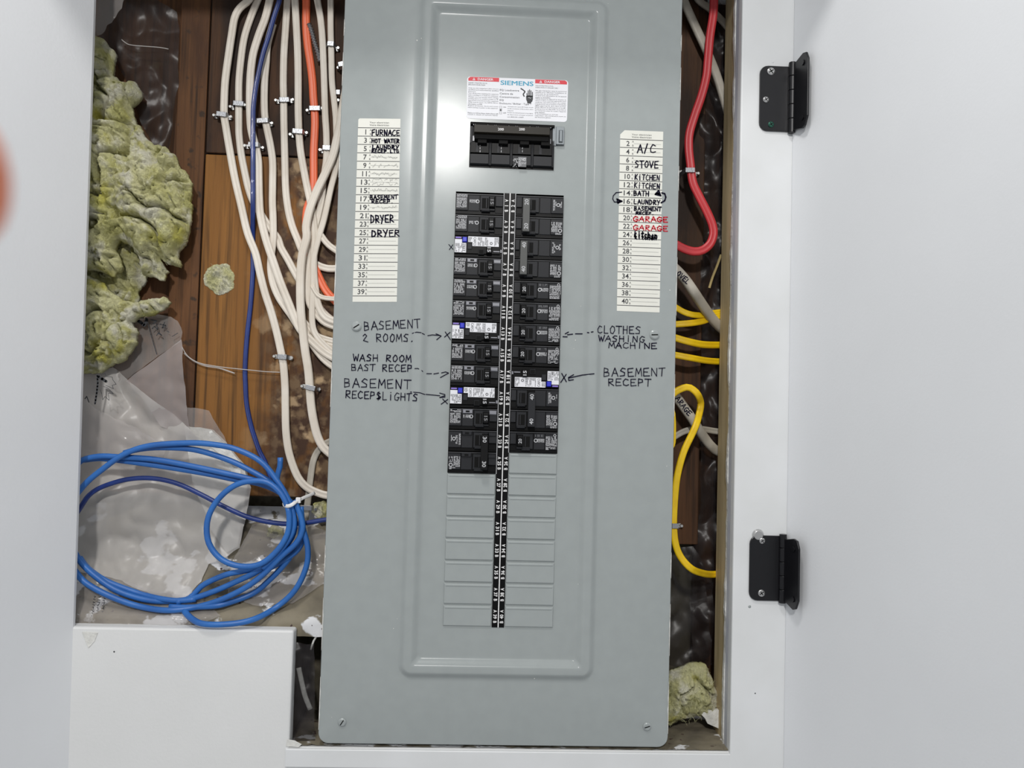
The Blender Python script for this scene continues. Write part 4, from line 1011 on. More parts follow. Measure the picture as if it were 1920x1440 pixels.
cable('blue_cable', [(q_[0], q_[1], 0.0740 if q_[1] < 420 else 0.0872) for q_ in [(528, -22)] + T4((745, 0), (680, 200), (625, 400), (562, 600), (515, 800), (475, 1000), (452, 1200), (447, 1400)) + T5((447, 400), (447, 700), (446, 1000), (445, 1300)) + T6((412, 200, ), (410, 400), (390, 700), (357, 1000), (340, 1200), (330, 1400)) +
      T7((310, 200), (322, 400), (362, 600), (408, 750), (448, 860), (500, 960)) + [(503, 882), (510, 900)]], 9, 0.0765, 'blue', 'dark blue data cable hanging in front of the planks from the top', 'cable', flat=0.9)
# the blue cable dips behind the outermost white one near y = 480: keep the white one in front there
mb = MB(); sweep(mb, [P(u, v, 0.084) for u, v in ((579, 45), (584, 58), (590, 80), (595, 96), (600, 116))], 0.0028, 0.0028, bead=0.22, step=0.0012)
o = mb.build('armoured_cable', M['bx'], smooth=False, loc=P(579, 45, 0.084)); tag(o, 'short piece of silvery armoured cable beside the orange cable', 'cable')

def staple(u, v, wpx, tilt, nails, y, label, group='metal cable staples on the left'):
    "metal strap over a cable with a nail head at each visible side"
    c = P(u, v, y - 0.0035); rt = empty('cable_staple', (c.x, BOARD, c.z)); tag(rt, label, 'staple', group)
    hw = wpx * 0.00066 / 2 + 0.0006; hh = 0.0030; ct, st = math.cos(math.radians(tilt)), math.sin(math.radians(tilt))
    mb = MB(); d0 = (c.y - 0.0012) - BOARD
    prof = [(-hw, -0.0008), (-hw, d0 * 0.7), (-hw + 0.0016, d0), (hw - 0.0016, d0), (hw, d0 * 0.7), (hw, -0.0008)]
    prof_in = [(-hw + 0.0008, -0.0008), (-hw + 0.0008, d0 * 0.7), (-hw + 0.0020, d0 + 0.0009), (hw - 0.0020, d0 + 0.0009), (hw - 0.0008, d0 * 0.7), (hw - 0.0008, -0.0008)]
    vs = []
    for zz in (-hh, hh):
        for pr in (prof, prof_in):
            for a, b in pr: vs.append((a * ct - zz * st, b, a * st + zz * ct))
    fs = []; n_ = 6
    for i in range(5):
        fs += [(i, i + 1, 12 + i + 1, 12 + i), (6 + i + 1, 6 + i, 18 + i, 18 + i + 1), (i + 1, i, 6 + i, 6 + i + 1), (12 + i, 12 + i + 1, 18 + i + 1, 18 + i)]
    mb.add(vs, fs); mb.build('strap', M['zinc'], rt, bevel=0.0002)
    for (nu, nv) in nails:
        p = P(nu, nv, BOARD - 0.006); mb = MB(); r = 0.0021
        mb.disc(p.x - c.x, p.z - c.z, r, -0.0072, -0.0052, 12, r * 0.8); mb.disc(p.x - c.x, p.z - c.z, r * 0.5, -0.0055, 0.001, 8)
        e = min(hw, abs(p.x - c.x)); sg = 1 if p.x > c.x else -1
        a, b = sorted((sg * (hw - 0.001), p.x - c.x)); mb.box(a, b, -0.0022, -0.0006, p.z - c.z - 0.0026, p.z - c.z + 0.0026)
        mb.build('nail', M['nail'], rt)
    return rt
for a in ((415, 214, 21, -4, ((401, 216), (433, 219)), .081, 'metal staple over the outermost white cable, upper left'),
          (447, 194, 22, -3, ((432, 200), (459, 197)), .0865, 'metal staple over the second white cable, highest on the left'),
          (492, 226, 24, 6, ((510, 231), (479, 231)), .0832, 'wide metal staple just right of the dark blue cable, upper part'),
          (475, 271, 22, 0, ((459, 273), (493, 277)), .0782, 'metal staple crossed by the dark blue cable'),
          (533, 187, 21, 3, ((517, 188), (549, 187)), .0865, 'metal staple over the straight white cable'),
          (590, 203, 23, 2, ((576, 207), (604, 203)), .0850, 'metal staple over the orange cable'),
          (558, 246, 22, -2, ((544, 252), (575, 249)), .0800, 'metal staple just left of the orange cable, with two nail heads'),
          (612, 277, 17, 0, ((600, 281),), .082, 'metal staple right of the orange cable, partly hidden by white cables'),
          (620, 82, 15, -2, ((634, 90),), .0795, 'metal staple high beside the panel edge'),
          (529, 669, 20, -2, ((514, 668), (547, 671)), .081, 'lone metal staple low on the outermost white cable'),
          (582, 727, 21, -12, ((566, 724), (599, 730)), .073, 'tilted metal staple low on the front white cable'),
          (641, 120, 16, 15, ((634, 127),), .080, 'metal staple half hidden by the panel edge, above the small lower one'),
          (634, 173, 10, 0, ((634, 188),), .080, 'small metal staple half hidden by the panel edge'),
          (574, 952, 24, -2, ((592, 955),), .082, 'metal staple beside the blue coil under its white tie')): staple(*a)

# ================================================================== MINERAL WOOL
def clear(u, v, y, gap=0.004):
    "depth at pixel (u, v) that stays in front of the sloping concrete and on top of the ledge"
    for _ in range(14):
        p = P(u, v, y)
        if p.x > -0.17: return y
        lim = 0.004 if p.z < ZBOX + 0.010 else conc(p.x, p.z, 0) - 0.003 - gap
        if p.z < ZBOX + gap * 0.9: lim = min(lim, y - 0.006)
        if y <= lim: return y
        y = y - max(0.0015, (y - lim) * 0.5)
    return y
def wool(name, poly_px, y, T, label, seed, cat='insulation', spacing=0.0017, group=None, folds=1.0, fib=260, parent=None):
    poly = [(P(u, v, y).x, P(u, v, y).z) for u, v in poly_px]
    def yf(x, z, d):
        wx = x + 0.010 * noise.noise(Vector((x * 40 + seed, z * 40, 1))); wz = z + 0.010 * noise.noise(Vector((x * 40, z * 40 + seed, 5)))
        h = T * (1 - math.exp(-d / 0.009)) * (0.80 + 0.45 * fb(wx, wz, 16, 3, seed))
        rdg = 1 - abs(noise.noise(Vector((wx * 34 + seed, wz * 26, 2.2)))) * 2.6
        crease = max(0, rdg) ** 7 * 0.022 * folds
        rd2 = 1 - abs(noise.noise(Vector((wx * 75 + seed, wz * 60, 8.2)))) * 2.6
        crease += max(0, rd2) ** 6 * 0.008 * folds
        fine = 0.0050 * fb(wx, wz, 80, 5, seed) + 0.003 * (0.5 - abs(noise.noise(Vector((wx * 180, wz * 120, seed)))) * 2) + 0.0018 * fb(x * 1.6, z, 300, 3, seed)
        k = min(1, d / 0.006)
        return y - max(0.0, h - (crease - fine) * k)
    mb, V = relief(name, poly, yf, None, spacing, warp=0.0030, back=y + 0.006, two=True)
    o = mb.build(name, M['wool'], parent, smooth=True)
    if parent is None: tag(o, label, cat, group)
    r = random.Random(int(seed * 10)); F = MB()
    for i in range(fib):
        v = V[r.randrange(len(V))]; a = r.uniform(0, 6.28); L_ = r.uniform(0.003, 0.010) * (0.5 if fib < 50 else 1); w_ = 0.00008
        p = Vector((v[0], v[1] - 0.0005, v[2])); pts = []
        for k in range(4):
            pts.append(p.copy()); p = p + Vector((math.cos(a), -0.22, math.sin(a))) * L_ / 3; a += r.uniform(-.7, .7)
        for k in range(3):
            d = (pts[k + 1] - pts[k]); s_ = Vector((-d.z, 0, d.x)).normalized() * w_
            F.add([pts[k] - s_, pts[k + 1] - s_, pts[k + 1] + s_, pts[k] + s_], [(0, 1, 2, 3)])
    if parent is None:
        ob = F.build('loose_fibre', M['fibre'], o); ob['kind'] = 'stuff'
    return o
wool('insulation_chunk', [(120, 60), (165, 62), (184, 68), (200, 81), (215, 96), (214, 115), (211, 141), (228, 154), (254, 154), (266, 172), (262, 187), (247, 198), (252, 224), (270, 250), (286, 271), (309, 276), (327, 289), (338, 312), (353, 331), (361, 340), (359, 375), (358, 405), (355, 432), (346, 456), (335, 474), (338, 500), (322, 497), (301, 486), (313, 508), (305, 525), (286, 520), (268, 512), (262, 487), (248, 462), (226, 450), (214, 466), (226, 490), (227, 508), (212, 519), (190, 510), (168, 505), (120, 500)],
     0.064, 0.042, 'big chunk of yellow-green mineral wool insulation at the upper left', 3.0, fib=70)
wool('insulation_chunk', [(120, 512), (167, 516), (187, 529), (200, 542), (223, 555), (249, 568), (270, 565), (286, 560), (309, 557), (320, 570), (308, 582), (286, 592), (262, 596), (246, 606), (258, 622), (255, 643), (244, 661), (223, 680), (202, 688), (187, 698), (161, 702), (120, 700)],
     0.062, 0.030, 'smaller chunk of mineral wool insulation above the plastic bag, at the left', 8.0, fib=40)
wool('insulation_chunk', [(130, 470), (215, 440), (262, 462), (280, 500), (262, 545), (258, 575), (215, 580), (130, 540)], 0.086, 0.012, 'dim mineral wool deep in the gap between the two left chunks', 14.0, fib=60)
wool('insulation_plug', [(411 + 29 * math.cos(a), 523 + 30 * math.sin(a)) for a in [2 * math.pi * i / 22 for i in range(22)]], 0.0895, 0.006, 'round plug of mineral wool stuffed in a hole of the plank', 21.0, folds=0.4, fib=24, spacing=0.0010)
wool('insulation_chunk', [(1240, 1268), (1254, 1261), (1276, 1254), (1288, 1245), (1308, 1243), (1326, 1245), (1333, 1267), (1341, 1288), (1346, 1312), (1344, 1334), (1308, 1343), (1281, 1348), (1262, 1358), (1240, 1362)],
     0.060, 0.022, 'mineral wool chunk in the bottom right corner', 30.0, fib=200, folds=0.7)
wool('insulation_chunk', [(585, 944), (600, 940), (625, 944), (640, 955), (625, 972), (600, 976), (586, 964)], 0.085, 0.008, 'little tuft of mineral wool beside the panel edge below the white tie', 41.0, fib=40, spacing=0.0012)
wool('insulation_chunk', [(500, 992), (512, 984), (528, 990), (530, 1002), (514, 1009), (502, 1004)], 0.090, 0.008, 'tiny tuft of mineral wool behind the blue coil', 45.0, fib=20, spacing=0.0012)

# ================================================================== PLASTIC FILM
def sheet_film(name, poly_px, y, m, label, seed, amp=0.006, sc=22, lean=0.0, parent=None, spacing=0.004, warp=0.0008, fold=None):
    poly = [(P(u, v, y).x, P(u, v, y).z) for u, v in poly_px]
    cx = sum(p[0] for p in poly) / len(poly); cz = sum(p[1] for p in poly) / len(poly)
    def yf(x, z, d):
        a = noise.noise(Vector((x * sc + seed, z * sc * 0.8, seed))); b = noise.noise(Vector((x * sc * 2.4, z * sc * 2 + seed, seed + 4)))
        yy = y + lean * (z - cz) + amp * (1 - abs(a) * 2.2) + amp * 0.35 * (1 - abs(b) * 2)
        if x < -0.17 and z < -0.30: yy = min(yy, conc(x, z, 0) - 0.004 - 0.002 * abs(a))
        return yy
    mb, V = relief(name, poly, yf, None, spacing, warp=warp)
    o = mb.build(name, m, parent, smooth=True)
    if parent is None: tag(o, label, 'plastic sheet')
    return o
bag = empty('plastic_bag', P(300, 900, 0.06)); tag(bag, 'crumpled milky plastic bag with black printing behind the blue coil', 'plastic bag')
def bagpart(name, poly, y, m, seed, **k):
    o = sheet_film(name, poly, y, m, None, seed, parent=None, **k)
    for kk in ('label', 'category'):
        if kk in o: del o[kk]
    o.parent = bag; o.matrix_parent_inverse = Matrix.Translation(-bag.location); return o
bagpart('back_layer', [(180, 600), (254, 591), (296, 589), (320, 594), (333, 602), (341, 622), (337, 640), (294, 668), (233, 714), (200, 720)], 0.080, M['film_dark2'] if 'film_dark2' in M else M['film_clear'], 2, amp=0.003)
bagpart('folded_flap', [(338, 636), (342, 660), (344, 700), (348, 758), (353, 804), (372, 828), (300, 800), (262, 745), (233, 714), (290, 672)], 0.072, M['film_mid'], 5, amp=0.004)
bagpart('front_layer', [(130, 700), (165, 700), (200, 687), (233, 713), (296, 760), (340, 795), (385, 836), (430, 868), (456, 892), (467, 915), (458, 969), (446, 1028), (420, 1046), (389, 1059), (383, 1087), (361, 1114), (320, 1112), (286, 1104), (230, 1084), (177, 1074), (130, 1068)], 0.064, M['film'], 9, amp=0.010, sc=15, lean=0.05)
bagpart('side_layer', [(350, 764), (372, 766), (390, 770), (404, 795), (419, 818), (426, 832), (390, 830), (352, 812)], 0.074, M['film_clear'], 12, amp=0.003)
bagpart('lower_layer', [(130, 1066), (180, 1078), (286, 1108), (360, 1118), (378, 1130), (420, 1150), (380, 1166), (300, 1170), (130, 1172)], 0.030, M['film_clear'], 16, amp=0.006, sc=25)
bagpart('torn_strip', [(130, 748), (160, 752), (178, 768), (200, 776), (222, 790), (250, 798), (268, 812), (290, 822), (312, 836), (300, 870), (200, 860), (130, 850)], 0.058, M['film_clear'], 19, amp=0.005, warp=0.003)
mb = MB(); Bk = lambda u, v: P(u, v, 0.0725)
B2 = lambda l, k_=4.8: [(150 + a / k_, 560 + b / k_) for a, b in l]
fs_ = lambda u, v: P(u, v, 0.0400)
for l, w_ in (([(155, 690), (160, 760), (150, 850), (135, 945)], .0022), ([(165, 700), (235, 745)], .0034), ([(190, 690), (225, 670), (235, 700), (290, 705), (295, 730), (325, 770), (290, 780), (300, 810), (230, 780)], .0006),
        ([(210, 790), (245, 800), (300, 855), (255, 850), (262, 915), (225, 880), (205, 910), (195, 850), (180, 820)], .0006), ([(45, 900), (60, 880), (80, 930)], .0012)): stroke(mb, B2(l), w_, fs_)
pr = mb.build('printed_leaf', M['text'], None); pr.parent = bag; pr.matrix_parent_inverse = Matrix.Translation(-bag.location)
mb = MB(); fs2 = lambda u, v: P(u, v, 0.0745)
for l, w_ in (([(500, 170), (600, 175), (620, 260), (690, 500)], .0010), ([(500, 180), (580, 240), (600, 190)], .0040), ([(690, 330), (710, 305), (735, 330), (700, 310)], .0012), ([(650, 270), (670, 250), (700, 280), (690, 230)], .0012),
        ([(720, 230), (770, 240), (740, 265), (760, 215)], .0012), ([(640, 190), (690, 200), (660, 225)], .0014), ([(830, 340), (880, 310)], .0008), ([(780, 290), (800, 300)], .0008)): stroke(mb, B2(l), w_, fs2)
pr = mb.build('printed_writing', M['text'], None); pr.parent = bag; pr.matrix_parent_inverse = Matrix.Translation(-bag.location)
mb = MB(); r = random.Random(9); fs3 = lambda u, v: P(u, v, 0.0225)
for rr in range(3):
    for i in range(9):
        u, v = 176 + rr * 9 - i * 0.8, 1118 + i * 5.2 + rr
        stroke(mb, [(u, v), (u + r.uniform(2, 5), v + r.uniform(-1, 3)), (u + r.uniform(0, 4), v + r.uniform(1, 4))], 0.0007, fs3)
stroke(mb, [(181, 1157), (190, 1160), (176, 1169)], 0.0008, fs3)
pr = mb.build('printed_small_text', M['text'], None); pr['kind'] = 'stuff'; pr.parent = bag; pr.matrix_parent_inverse = Matrix.Translation(-bag.location)
# white offcut behind the bag
def slab(name, poly_px, y, th, m, label, cat, lean=0.0, seed=1):
    poly = [(P(u, v, y).x, P(u, v, y).z) for u, v in poly_px]
    mb, V = relief(name, poly, lambda x, z, d: y + 0.0012 * fb(x, z, 60, 3, seed), None, 0.004, warp=0.0008, back=y + th, two=True)
    o = mb.build(name, m, None, smooth=False); tag(o, label, cat); return o
slab('board_offcut', [(345, 800), (372, 802), (397, 806), (421, 830), (436, 850), (456, 872), (464, 905), (455, 960), (446, 1025), (425, 1035), (400, 1000), (360, 900)], 0.078, 0.008, M['gypsum'], 'torn white board offcut behind the plastic bag', 'offcut')
slab('board_offcut', [(1313, 1337), (1330, 1333), (1348, 1331), (1350, 1350), (1351, 1368), (1338, 1362), (1327, 1356), (1322, 1346)], 0.050, 0.006, M['gypsum'], 'small torn white board piece at the bottom right on the sill', 'offcut')
# upper left films and thread
sheet_film('plastic_sheet', [(180, -20), (260, -20), (330, 20), (335, 90), (332, 150), (322, 200), (318, 270), (300, 290), (262, 230), (240, 160), (205, 100), (180, 60)], 0.084, M['film_dark'], 'dark clear plastic sheet above the large insulation chunk', 2.0, amp=0.006)
sheet_film('plastic_sheet', [(170, -20), (232, -20), (226, 12), (214, 18), (206, 34), (196, 44), (186, 58), (170, 62)], 0.060, M['film_clear'], 'pale torn plastic scrap in the top left corner', 6.0, amp=0.008, warp=0.003)
for pts, y, w_ in (([(228, 74), (238, 82), (250, 85), (275, 87), (300, 89), (316, 92)], 0.076, .0006),):  # pale strip stands in for the sheet's highlight curve
    mb = MB(); sweep(mb, [P(u, v, y) for u, v in pts], w_, w_ * .6, ring=6); o = mb.build('film_highlight', M['film'], None, smooth=True, loc=P(*pts[0], y)); tag(o, 'modelled highlight line on the dark plastic sheet at top left', 'plastic sheet')
mb = MB()
sweep(mb, [P(u, v, 0.082) for u, v in ((341, 650), (352, 668), (372, 680), (400, 686), (430, 690), (470, 694), (500, 697), (525, 698))], 0.0006, 0.0004, ring=6)
sweep(mb, [P(u, v, 0.083) for u, v in ((345, 662), (362, 676), (385, 686), (410, 690), (440, 700))], 0.0009, 0.0003, ring=6)
o = mb.build('plastic_thread', M['film'], None, smooth=True, loc=P(341, 650, .082)); tag(o, 'stretched thread of plastic across the plank, from the bag to the white cable', 'plastic thread')
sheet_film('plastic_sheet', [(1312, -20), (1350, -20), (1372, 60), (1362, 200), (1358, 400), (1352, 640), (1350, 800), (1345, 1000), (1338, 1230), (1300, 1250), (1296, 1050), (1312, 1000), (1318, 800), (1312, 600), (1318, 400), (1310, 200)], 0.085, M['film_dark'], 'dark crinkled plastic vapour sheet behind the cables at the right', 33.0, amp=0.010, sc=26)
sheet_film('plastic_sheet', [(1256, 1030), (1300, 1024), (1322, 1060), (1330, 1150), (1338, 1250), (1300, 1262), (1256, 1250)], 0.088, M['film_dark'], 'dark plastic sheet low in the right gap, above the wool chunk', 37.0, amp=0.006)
sheet_film('plastic_sheet', [(470, 985), (520, 975), (580, 985), (612, 1000), (612, 1090), (560, 1120), (500, 1125), (440, 1110), (430, 1060)], 0.066, M['film_clear'], 'thin clear plastic lying over the concrete behind the coil', 52.0, amp=0.004, lean=0.15)

# ================================================================== BLUE COIL
A3 = lambda *q: [(130 + a / 3.2, 750 + b / 3.2) + ((c,) if c is not None else ()) for a, b, c in [(t + (None,))[:3] for t in q]]
coil = MB()
def strand(pts, y, r=0.0034):
    sweep(coil, [P(p[0], p[1], clear(p[0], p[1], y, r + 0.0035)) for p in pts], r, r, ring=10, step=0.005)
LB = [(128, 930), (112, 975), (112, 1020), (130, 1048)]
strand(A3((1160, 1010), (1270, 900), (1340, 790), (1345, 690), (1310, 590), (1250, 490), (1150, 370), (1000, 295), (850, 265), (700, 258), (480, 275), (330, 325), (200, 415), (90, 510)) + [(130, 950), (118, 1000), (128, 1045)] +
       A3((60, 1060), (150, 1130), (300, 1200), (450, 1245), (600, 1262), (750, 1245), (900, 1202), (1050, 1130), (1160, 1050), (1270, 940), (1360, 860), (1400, 780), (1390, 700), (1350, 600)), 0.024)
strand(A3((1320, 600), (1350, 700), (1345, 800), (1280, 900), (1160, 1010), (1000, 1090), (850, 1155), (700, 1198), (500, 1205), (300, 1150), (160, 1060), (60, 960)) + [(128, 1010), (116, 960), (124, 905), (140, 878)] +
       A3((75, 362), (180, 338), (300, 342), (500, 355), (700, 390), (900, 432), (1100, 478), (1250, 530), (1330, 620)), 0.031)
strand(A3((90, 360), (180, 350), (300, 362), (450, 382), (650, 412), (850, 447), (1000, 478), (1150, 505), (1280, 570), (1320, 680)), 0.036)
strand(A3((330, 318), (420, 295), (550, 285), (750, 298), (950, 358), (1100, 430), (1230, 510), (1310, 600), (1345, 700), (1340, 800), (1260, 900), (1160, 1000)), 0.030)
strand(A3((1310, 640), (1270, 560), (1190, 495), (1080, 487), (980, 520), (890, 600), (835, 700), (825, 800), (850, 885), (920, 960), (1030, 998), (1150, 983), (1250, 900), (1310, 800), (1320, 700), (1310, 640)), 0.019)
strand(A3((1390, 640), (1400, 760), (1430, 880), (1422, 1000), (1355, 1140), (1240, 1245), (1100, 1318), (950, 1345), (800, 1343), (725, 1305), (688, 1262)), 0.028)
strand(A3((60, 945), (110, 1010), (210, 1080), (330, 1130), (450, 1170), (560, 1195), (660, 1205), (760, 1195)), 0.036)
strand(A3((640, 1215), (700, 1198), (745, 1170), (790, 1120), (850, 1085), (950, 1045), (1080, 1020), (1160, 1000)), 0.036)
strand(A3((1390, 720), (1385, 820), (1340, 920), (1270, 1010), (1200, 1080), (1120, 1150), (1020, 1195), (900, 1232), (800, 1240), (700, 1245), (600, 1240)), 0.038)
strand(A3((1390, 700), (1400, 820), (1370, 900), (1280, 965), (1200, 1010)), 0.036)
strand(A3((1266, 345), (1264, 400), (1250, 450), (1248, 520), (1290, 590)), 0.040)
coilo = coil.build('cable_coil', M['azure'], smooth=True, loc=P(350, 1000, 0.03)); tag(coilo, 'bright blue cable wound in loose loops, lying over the plastic bag', 'cable coil')
coil = MB()
strand([(126, 990)] + A3((70, 640), (120, 570), (200, 520), (350, 476), (500, 470), (650, 502), (800, 572), (930, 640), (1080, 705), (1250, 740), (1400, 740), (1540, 718)) + [(640, 972)], 0.045, 0.0029)
o = coil.build('blue_cable', M['blue'], smooth=True, loc=P(300, 900, 0.045)); tag(o, 'navy blue cable arching behind the bright coil and ending at the panel side', 'cable')
# white cable tie
tie = empty('cable_tie', P(541, 944, 0.02)); tag(tie, 'white nylon cable tie around the blue coil with its tail', 'cable tie')
mb = MB()
TP = lambda u, v, y: P(u, v, y)
loop = [TP(531, 942, 0.030), TP(533, 947, 0.019), TP(540, 949, 0.0145), TP(548, 946, 0.0145), TP(554, 941, 0.018), TP(557, 938, 0.026)]
sweep(mb, loop, 0.0022, 0.0006, ring=8, step=0.002)
t1 = mb.build('strap', M['tieband'], None, smooth=True)
mb = MB(); p = TP(560, 938, 0.024); mb.box(p.x - 0.003, p.x + 0.0028, p.y - 0.003, p.y + 0.002, p.z - 0.0032, p.z + 0.0034)
t2 = mb.build('head', M['tieband'], None, bevel=0.0006)
mb = MB(); sweep(mb, [TP(562, 937, 0.024), TP(570, 933, 0.030), TP(580, 929, 0.038), TP(590, 924, 0.048)], 0.0020, 0.0006, ring=8, step=0.003)
t3 = mb.build('tail', M['tieband'], None, smooth=True)
for o in (t1, t2, t3): o.parent = tie; o.matrix_parent_inverse = Matrix.Translation(-tie.location)

# ================================================================== RIGHT CABLES
R1 = lambda *q: [(1240 + a / 3.6, b / 3.6) for a, b in q]
R2 = lambda *q: [(1240 + a / 3.6, 400 + b / 3.6) for a, b in q]
R3 = lambda *q: [(1240 + a / 3.6, 800 + b / 3.6) for a, b in q]
cable('grey_white_cable', [(1270, -40)] + R1((150, 0), (230, 180), (300, 330), (370, 500), (420, 660), (450, 760)) + [(1376, 245)], 17, 0.075, 'nm_old', 'dim white cable slanting behind the red one at the top right', 'cable', 'white cables in the right gap', flat=0.7, groove=0.1)
cable('grey_white_cable', [(1296, -30)] + R1((250, 0), (340, 70), (460, 200)) + [(1384, 90)], 14, 0.080, 'nm_old', 'short dim white cable in the extreme top right of the gap', 'cable', 'white cables in the right gap', flat=0.6, groove=0.1)
cable('red_cable', [(1339, -25)] + R1((355, 0), (350, 100), (328, 250), (315, 400), (303, 520), (270, 650), (225, 780), (190, 900), (185, 1000), (195, 1100), (212, 1230), (252, 1320), (308, 1430)) + R2((345, 80), (352, 140), (330, 205), (280, 248), (220, 258), (150, 238), (90, 205)), 16.5, 0.052, 'red', 'red cable curving down the right gap and back behind the panel', 'cable', flat=0.55, groove=0.3)
cable('grey_white_cable', [(1250, 490), (1270, 508), (1286, 526), (1300, 546), (1318, 573), (1335, 597), (1351, 614), (1372, 630)], 19, 0.045, 'nm_old', 'thick white cable with handwritten stove mark crossing the yellow ones', 'cable', 'white cables in the right gap', flat=0.9, groove=0.0)
for lb, w_, y, pts in (('uppermost yellow cable, wavy, passing behind the thick white cable', 11.5, .062, [(1250, 566), (1268, 577), (1282, 585), (1298, 590), (1318, 591), (1337, 587), (1372, 583)]),
        ('second yellow cable, rising under the thick white cable', 12.5, .064, [(1250, 610), (1268, 608), (1295, 606), (1318, 602), (1336, 596), (1372, 590)]),
        ('third yellow cable from top, gently sagging to the stud', 13.5, .058, [(1250, 628), (1268, 634), (1293, 641), (1318, 646), (1348, 647), (1372, 646)]),
        ('fourth yellow cable from top, lowest of the straight ones', 12.5, .058, [(1250, 663), (1268, 666), (1295, 671), (1323, 676), (1348, 678), (1372, 678)])):
    cable('yellow_cable', pts, w_, y, 'yellow', lb, 'cable', 'yellow cables in the right gap', flat=0.55, groove=0.25)
cable('yellow_cable', [(1250, 752), (1266, 735), (1275, 728), (1287, 726), (1300, 731), (1309, 741), (1314, 756), (1311, 776), (1305, 797), (1295, 819), (1284, 842), (1276, 866), (1269, 897), (1265, 935), (1263, 980), (1266, 1017), (1276, 1044), (1296, 1066), (1318, 1075), (1338, 1077), (1368, 1074)], 13, 0.040, 'yellow', 'long yellow cable looping over and hanging down beside the panel', 'cable', 'yellow cables in the right gap', flat=0.6, groove=0.15)
cable('yellow_cable', [(1250, 755), (1262, 768), (1264.5, 785), (1265, 810), (1263, 835), (1250, 850)], 5, 0.035, 'yellow', 'sliver of yellow cable bulging out at the panel edge inside the loop', 'cable', 'yellow cables in the right gap', flat=0.9, groove=0)
cable('grey_white_cable', [(1250, 722), (1268, 744), (1284, 766), (1299, 787), (1310, 805), (1321, 821), (1333, 836), (1346, 846), (1370, 855)], 18, 0.056, 'nm_old', 'thick white cable with handwritten garage mark seen through the yellow loop', 'cable', 'white cables in the right gap', flat=0.8, groove=0.0)
cable('grey_white_cable', [(1250, 826), (1266, 818), (1278, 811), (1292, 806), (1308, 804), (1326, 806), (1345, 809), (1370, 811)], 12, 0.072, 'nm_old', 'thin white cable crossing behind the garage cable toward the stud', 'cable', 'white cables in the right gap', flat=0.5)
def slanted(txt, x0, y0, x1, y1, h, y, w_):
    mb = MB(); ink(mb, txt, x0, y0, x1, y1, h, lambda u, v: P(u, v, y), w_, jit=0.05); return mb
gc = [o for o in C.objects if o.name.startswith('grey_white_cable')]
mb = slanted('OVEL', 1268, 514, 1290, 534, 9, 0.0388, 0.0011); o = mb.build('handwriting', M['marker']); o.parent = gc[2]; o.matrix_parent_inverse = Matrix.Translation(-gc[2].location)
mb = slanted('ARAGE', 1266, 748, 1292, 781, 9, 0.0508, 0.0011); o = mb.build('handwriting', M['marker']); o.parent = gc[3]; o.matrix_parent_inverse = Matrix.Translation(-gc[3].location)
BO = BOARD; 
staple(1294, 319, 21, 2, ((1277, 322), (1309, 325)), 0.052, 'metal staple over the red cable', 'metal cable staples on the right')
staple(1266, 986, 15, 0, ((1278, 986),), 0.040, 'metal staple on the hanging yellow cable beside the panel edge', 'metal cable staples on the right')
mb = MB(); sweep(mb, [P(1330, 540, 0.074), P(1336, 520, 0.074), P(1344, 500, 0.075), P(1352, 478, 0.078)], 0.0016, 0.0012, ring=6); o = mb.build('wood_splinter', M['splinter'], None, loc=P(1330, 540, .074)); tag(o, 'thin wood splinter hanging in the right gap above the yellow cables', 'splinter')

# streaks of white filler beside the panel in the lower left gap
def streak(pts, w_, y, label):
    mb = MB(); sweep(mb, [P(u, v, y) for u, v in pts], w_, 0.0012, ring=8); o = mb.build('filler_streak', M['gypsum'], None, smooth=True, loc=P(*pts[0], y)); tag(o, label, 'filler streak')
streak([(560, 1252), (566, 1280), (572, 1305), (582, 1330)], 0.0030, 0.022, 'white filler streak slanting in the dark gap left of the panel bottom')
streak([(583, 1218), (588, 1202), (598, 1186)], 0.0012, 0.022, 'thin short filler streak near the corner of the white boxed-in part')
sheet_film('plastic_sheet', [(556, 1190), (602, 1190), (602, 1385), (556, 1378)], 0.055, M['film_dark'], 'dark plastic in the narrow gap left of the panel bottom', 61.0, amp=0.006)

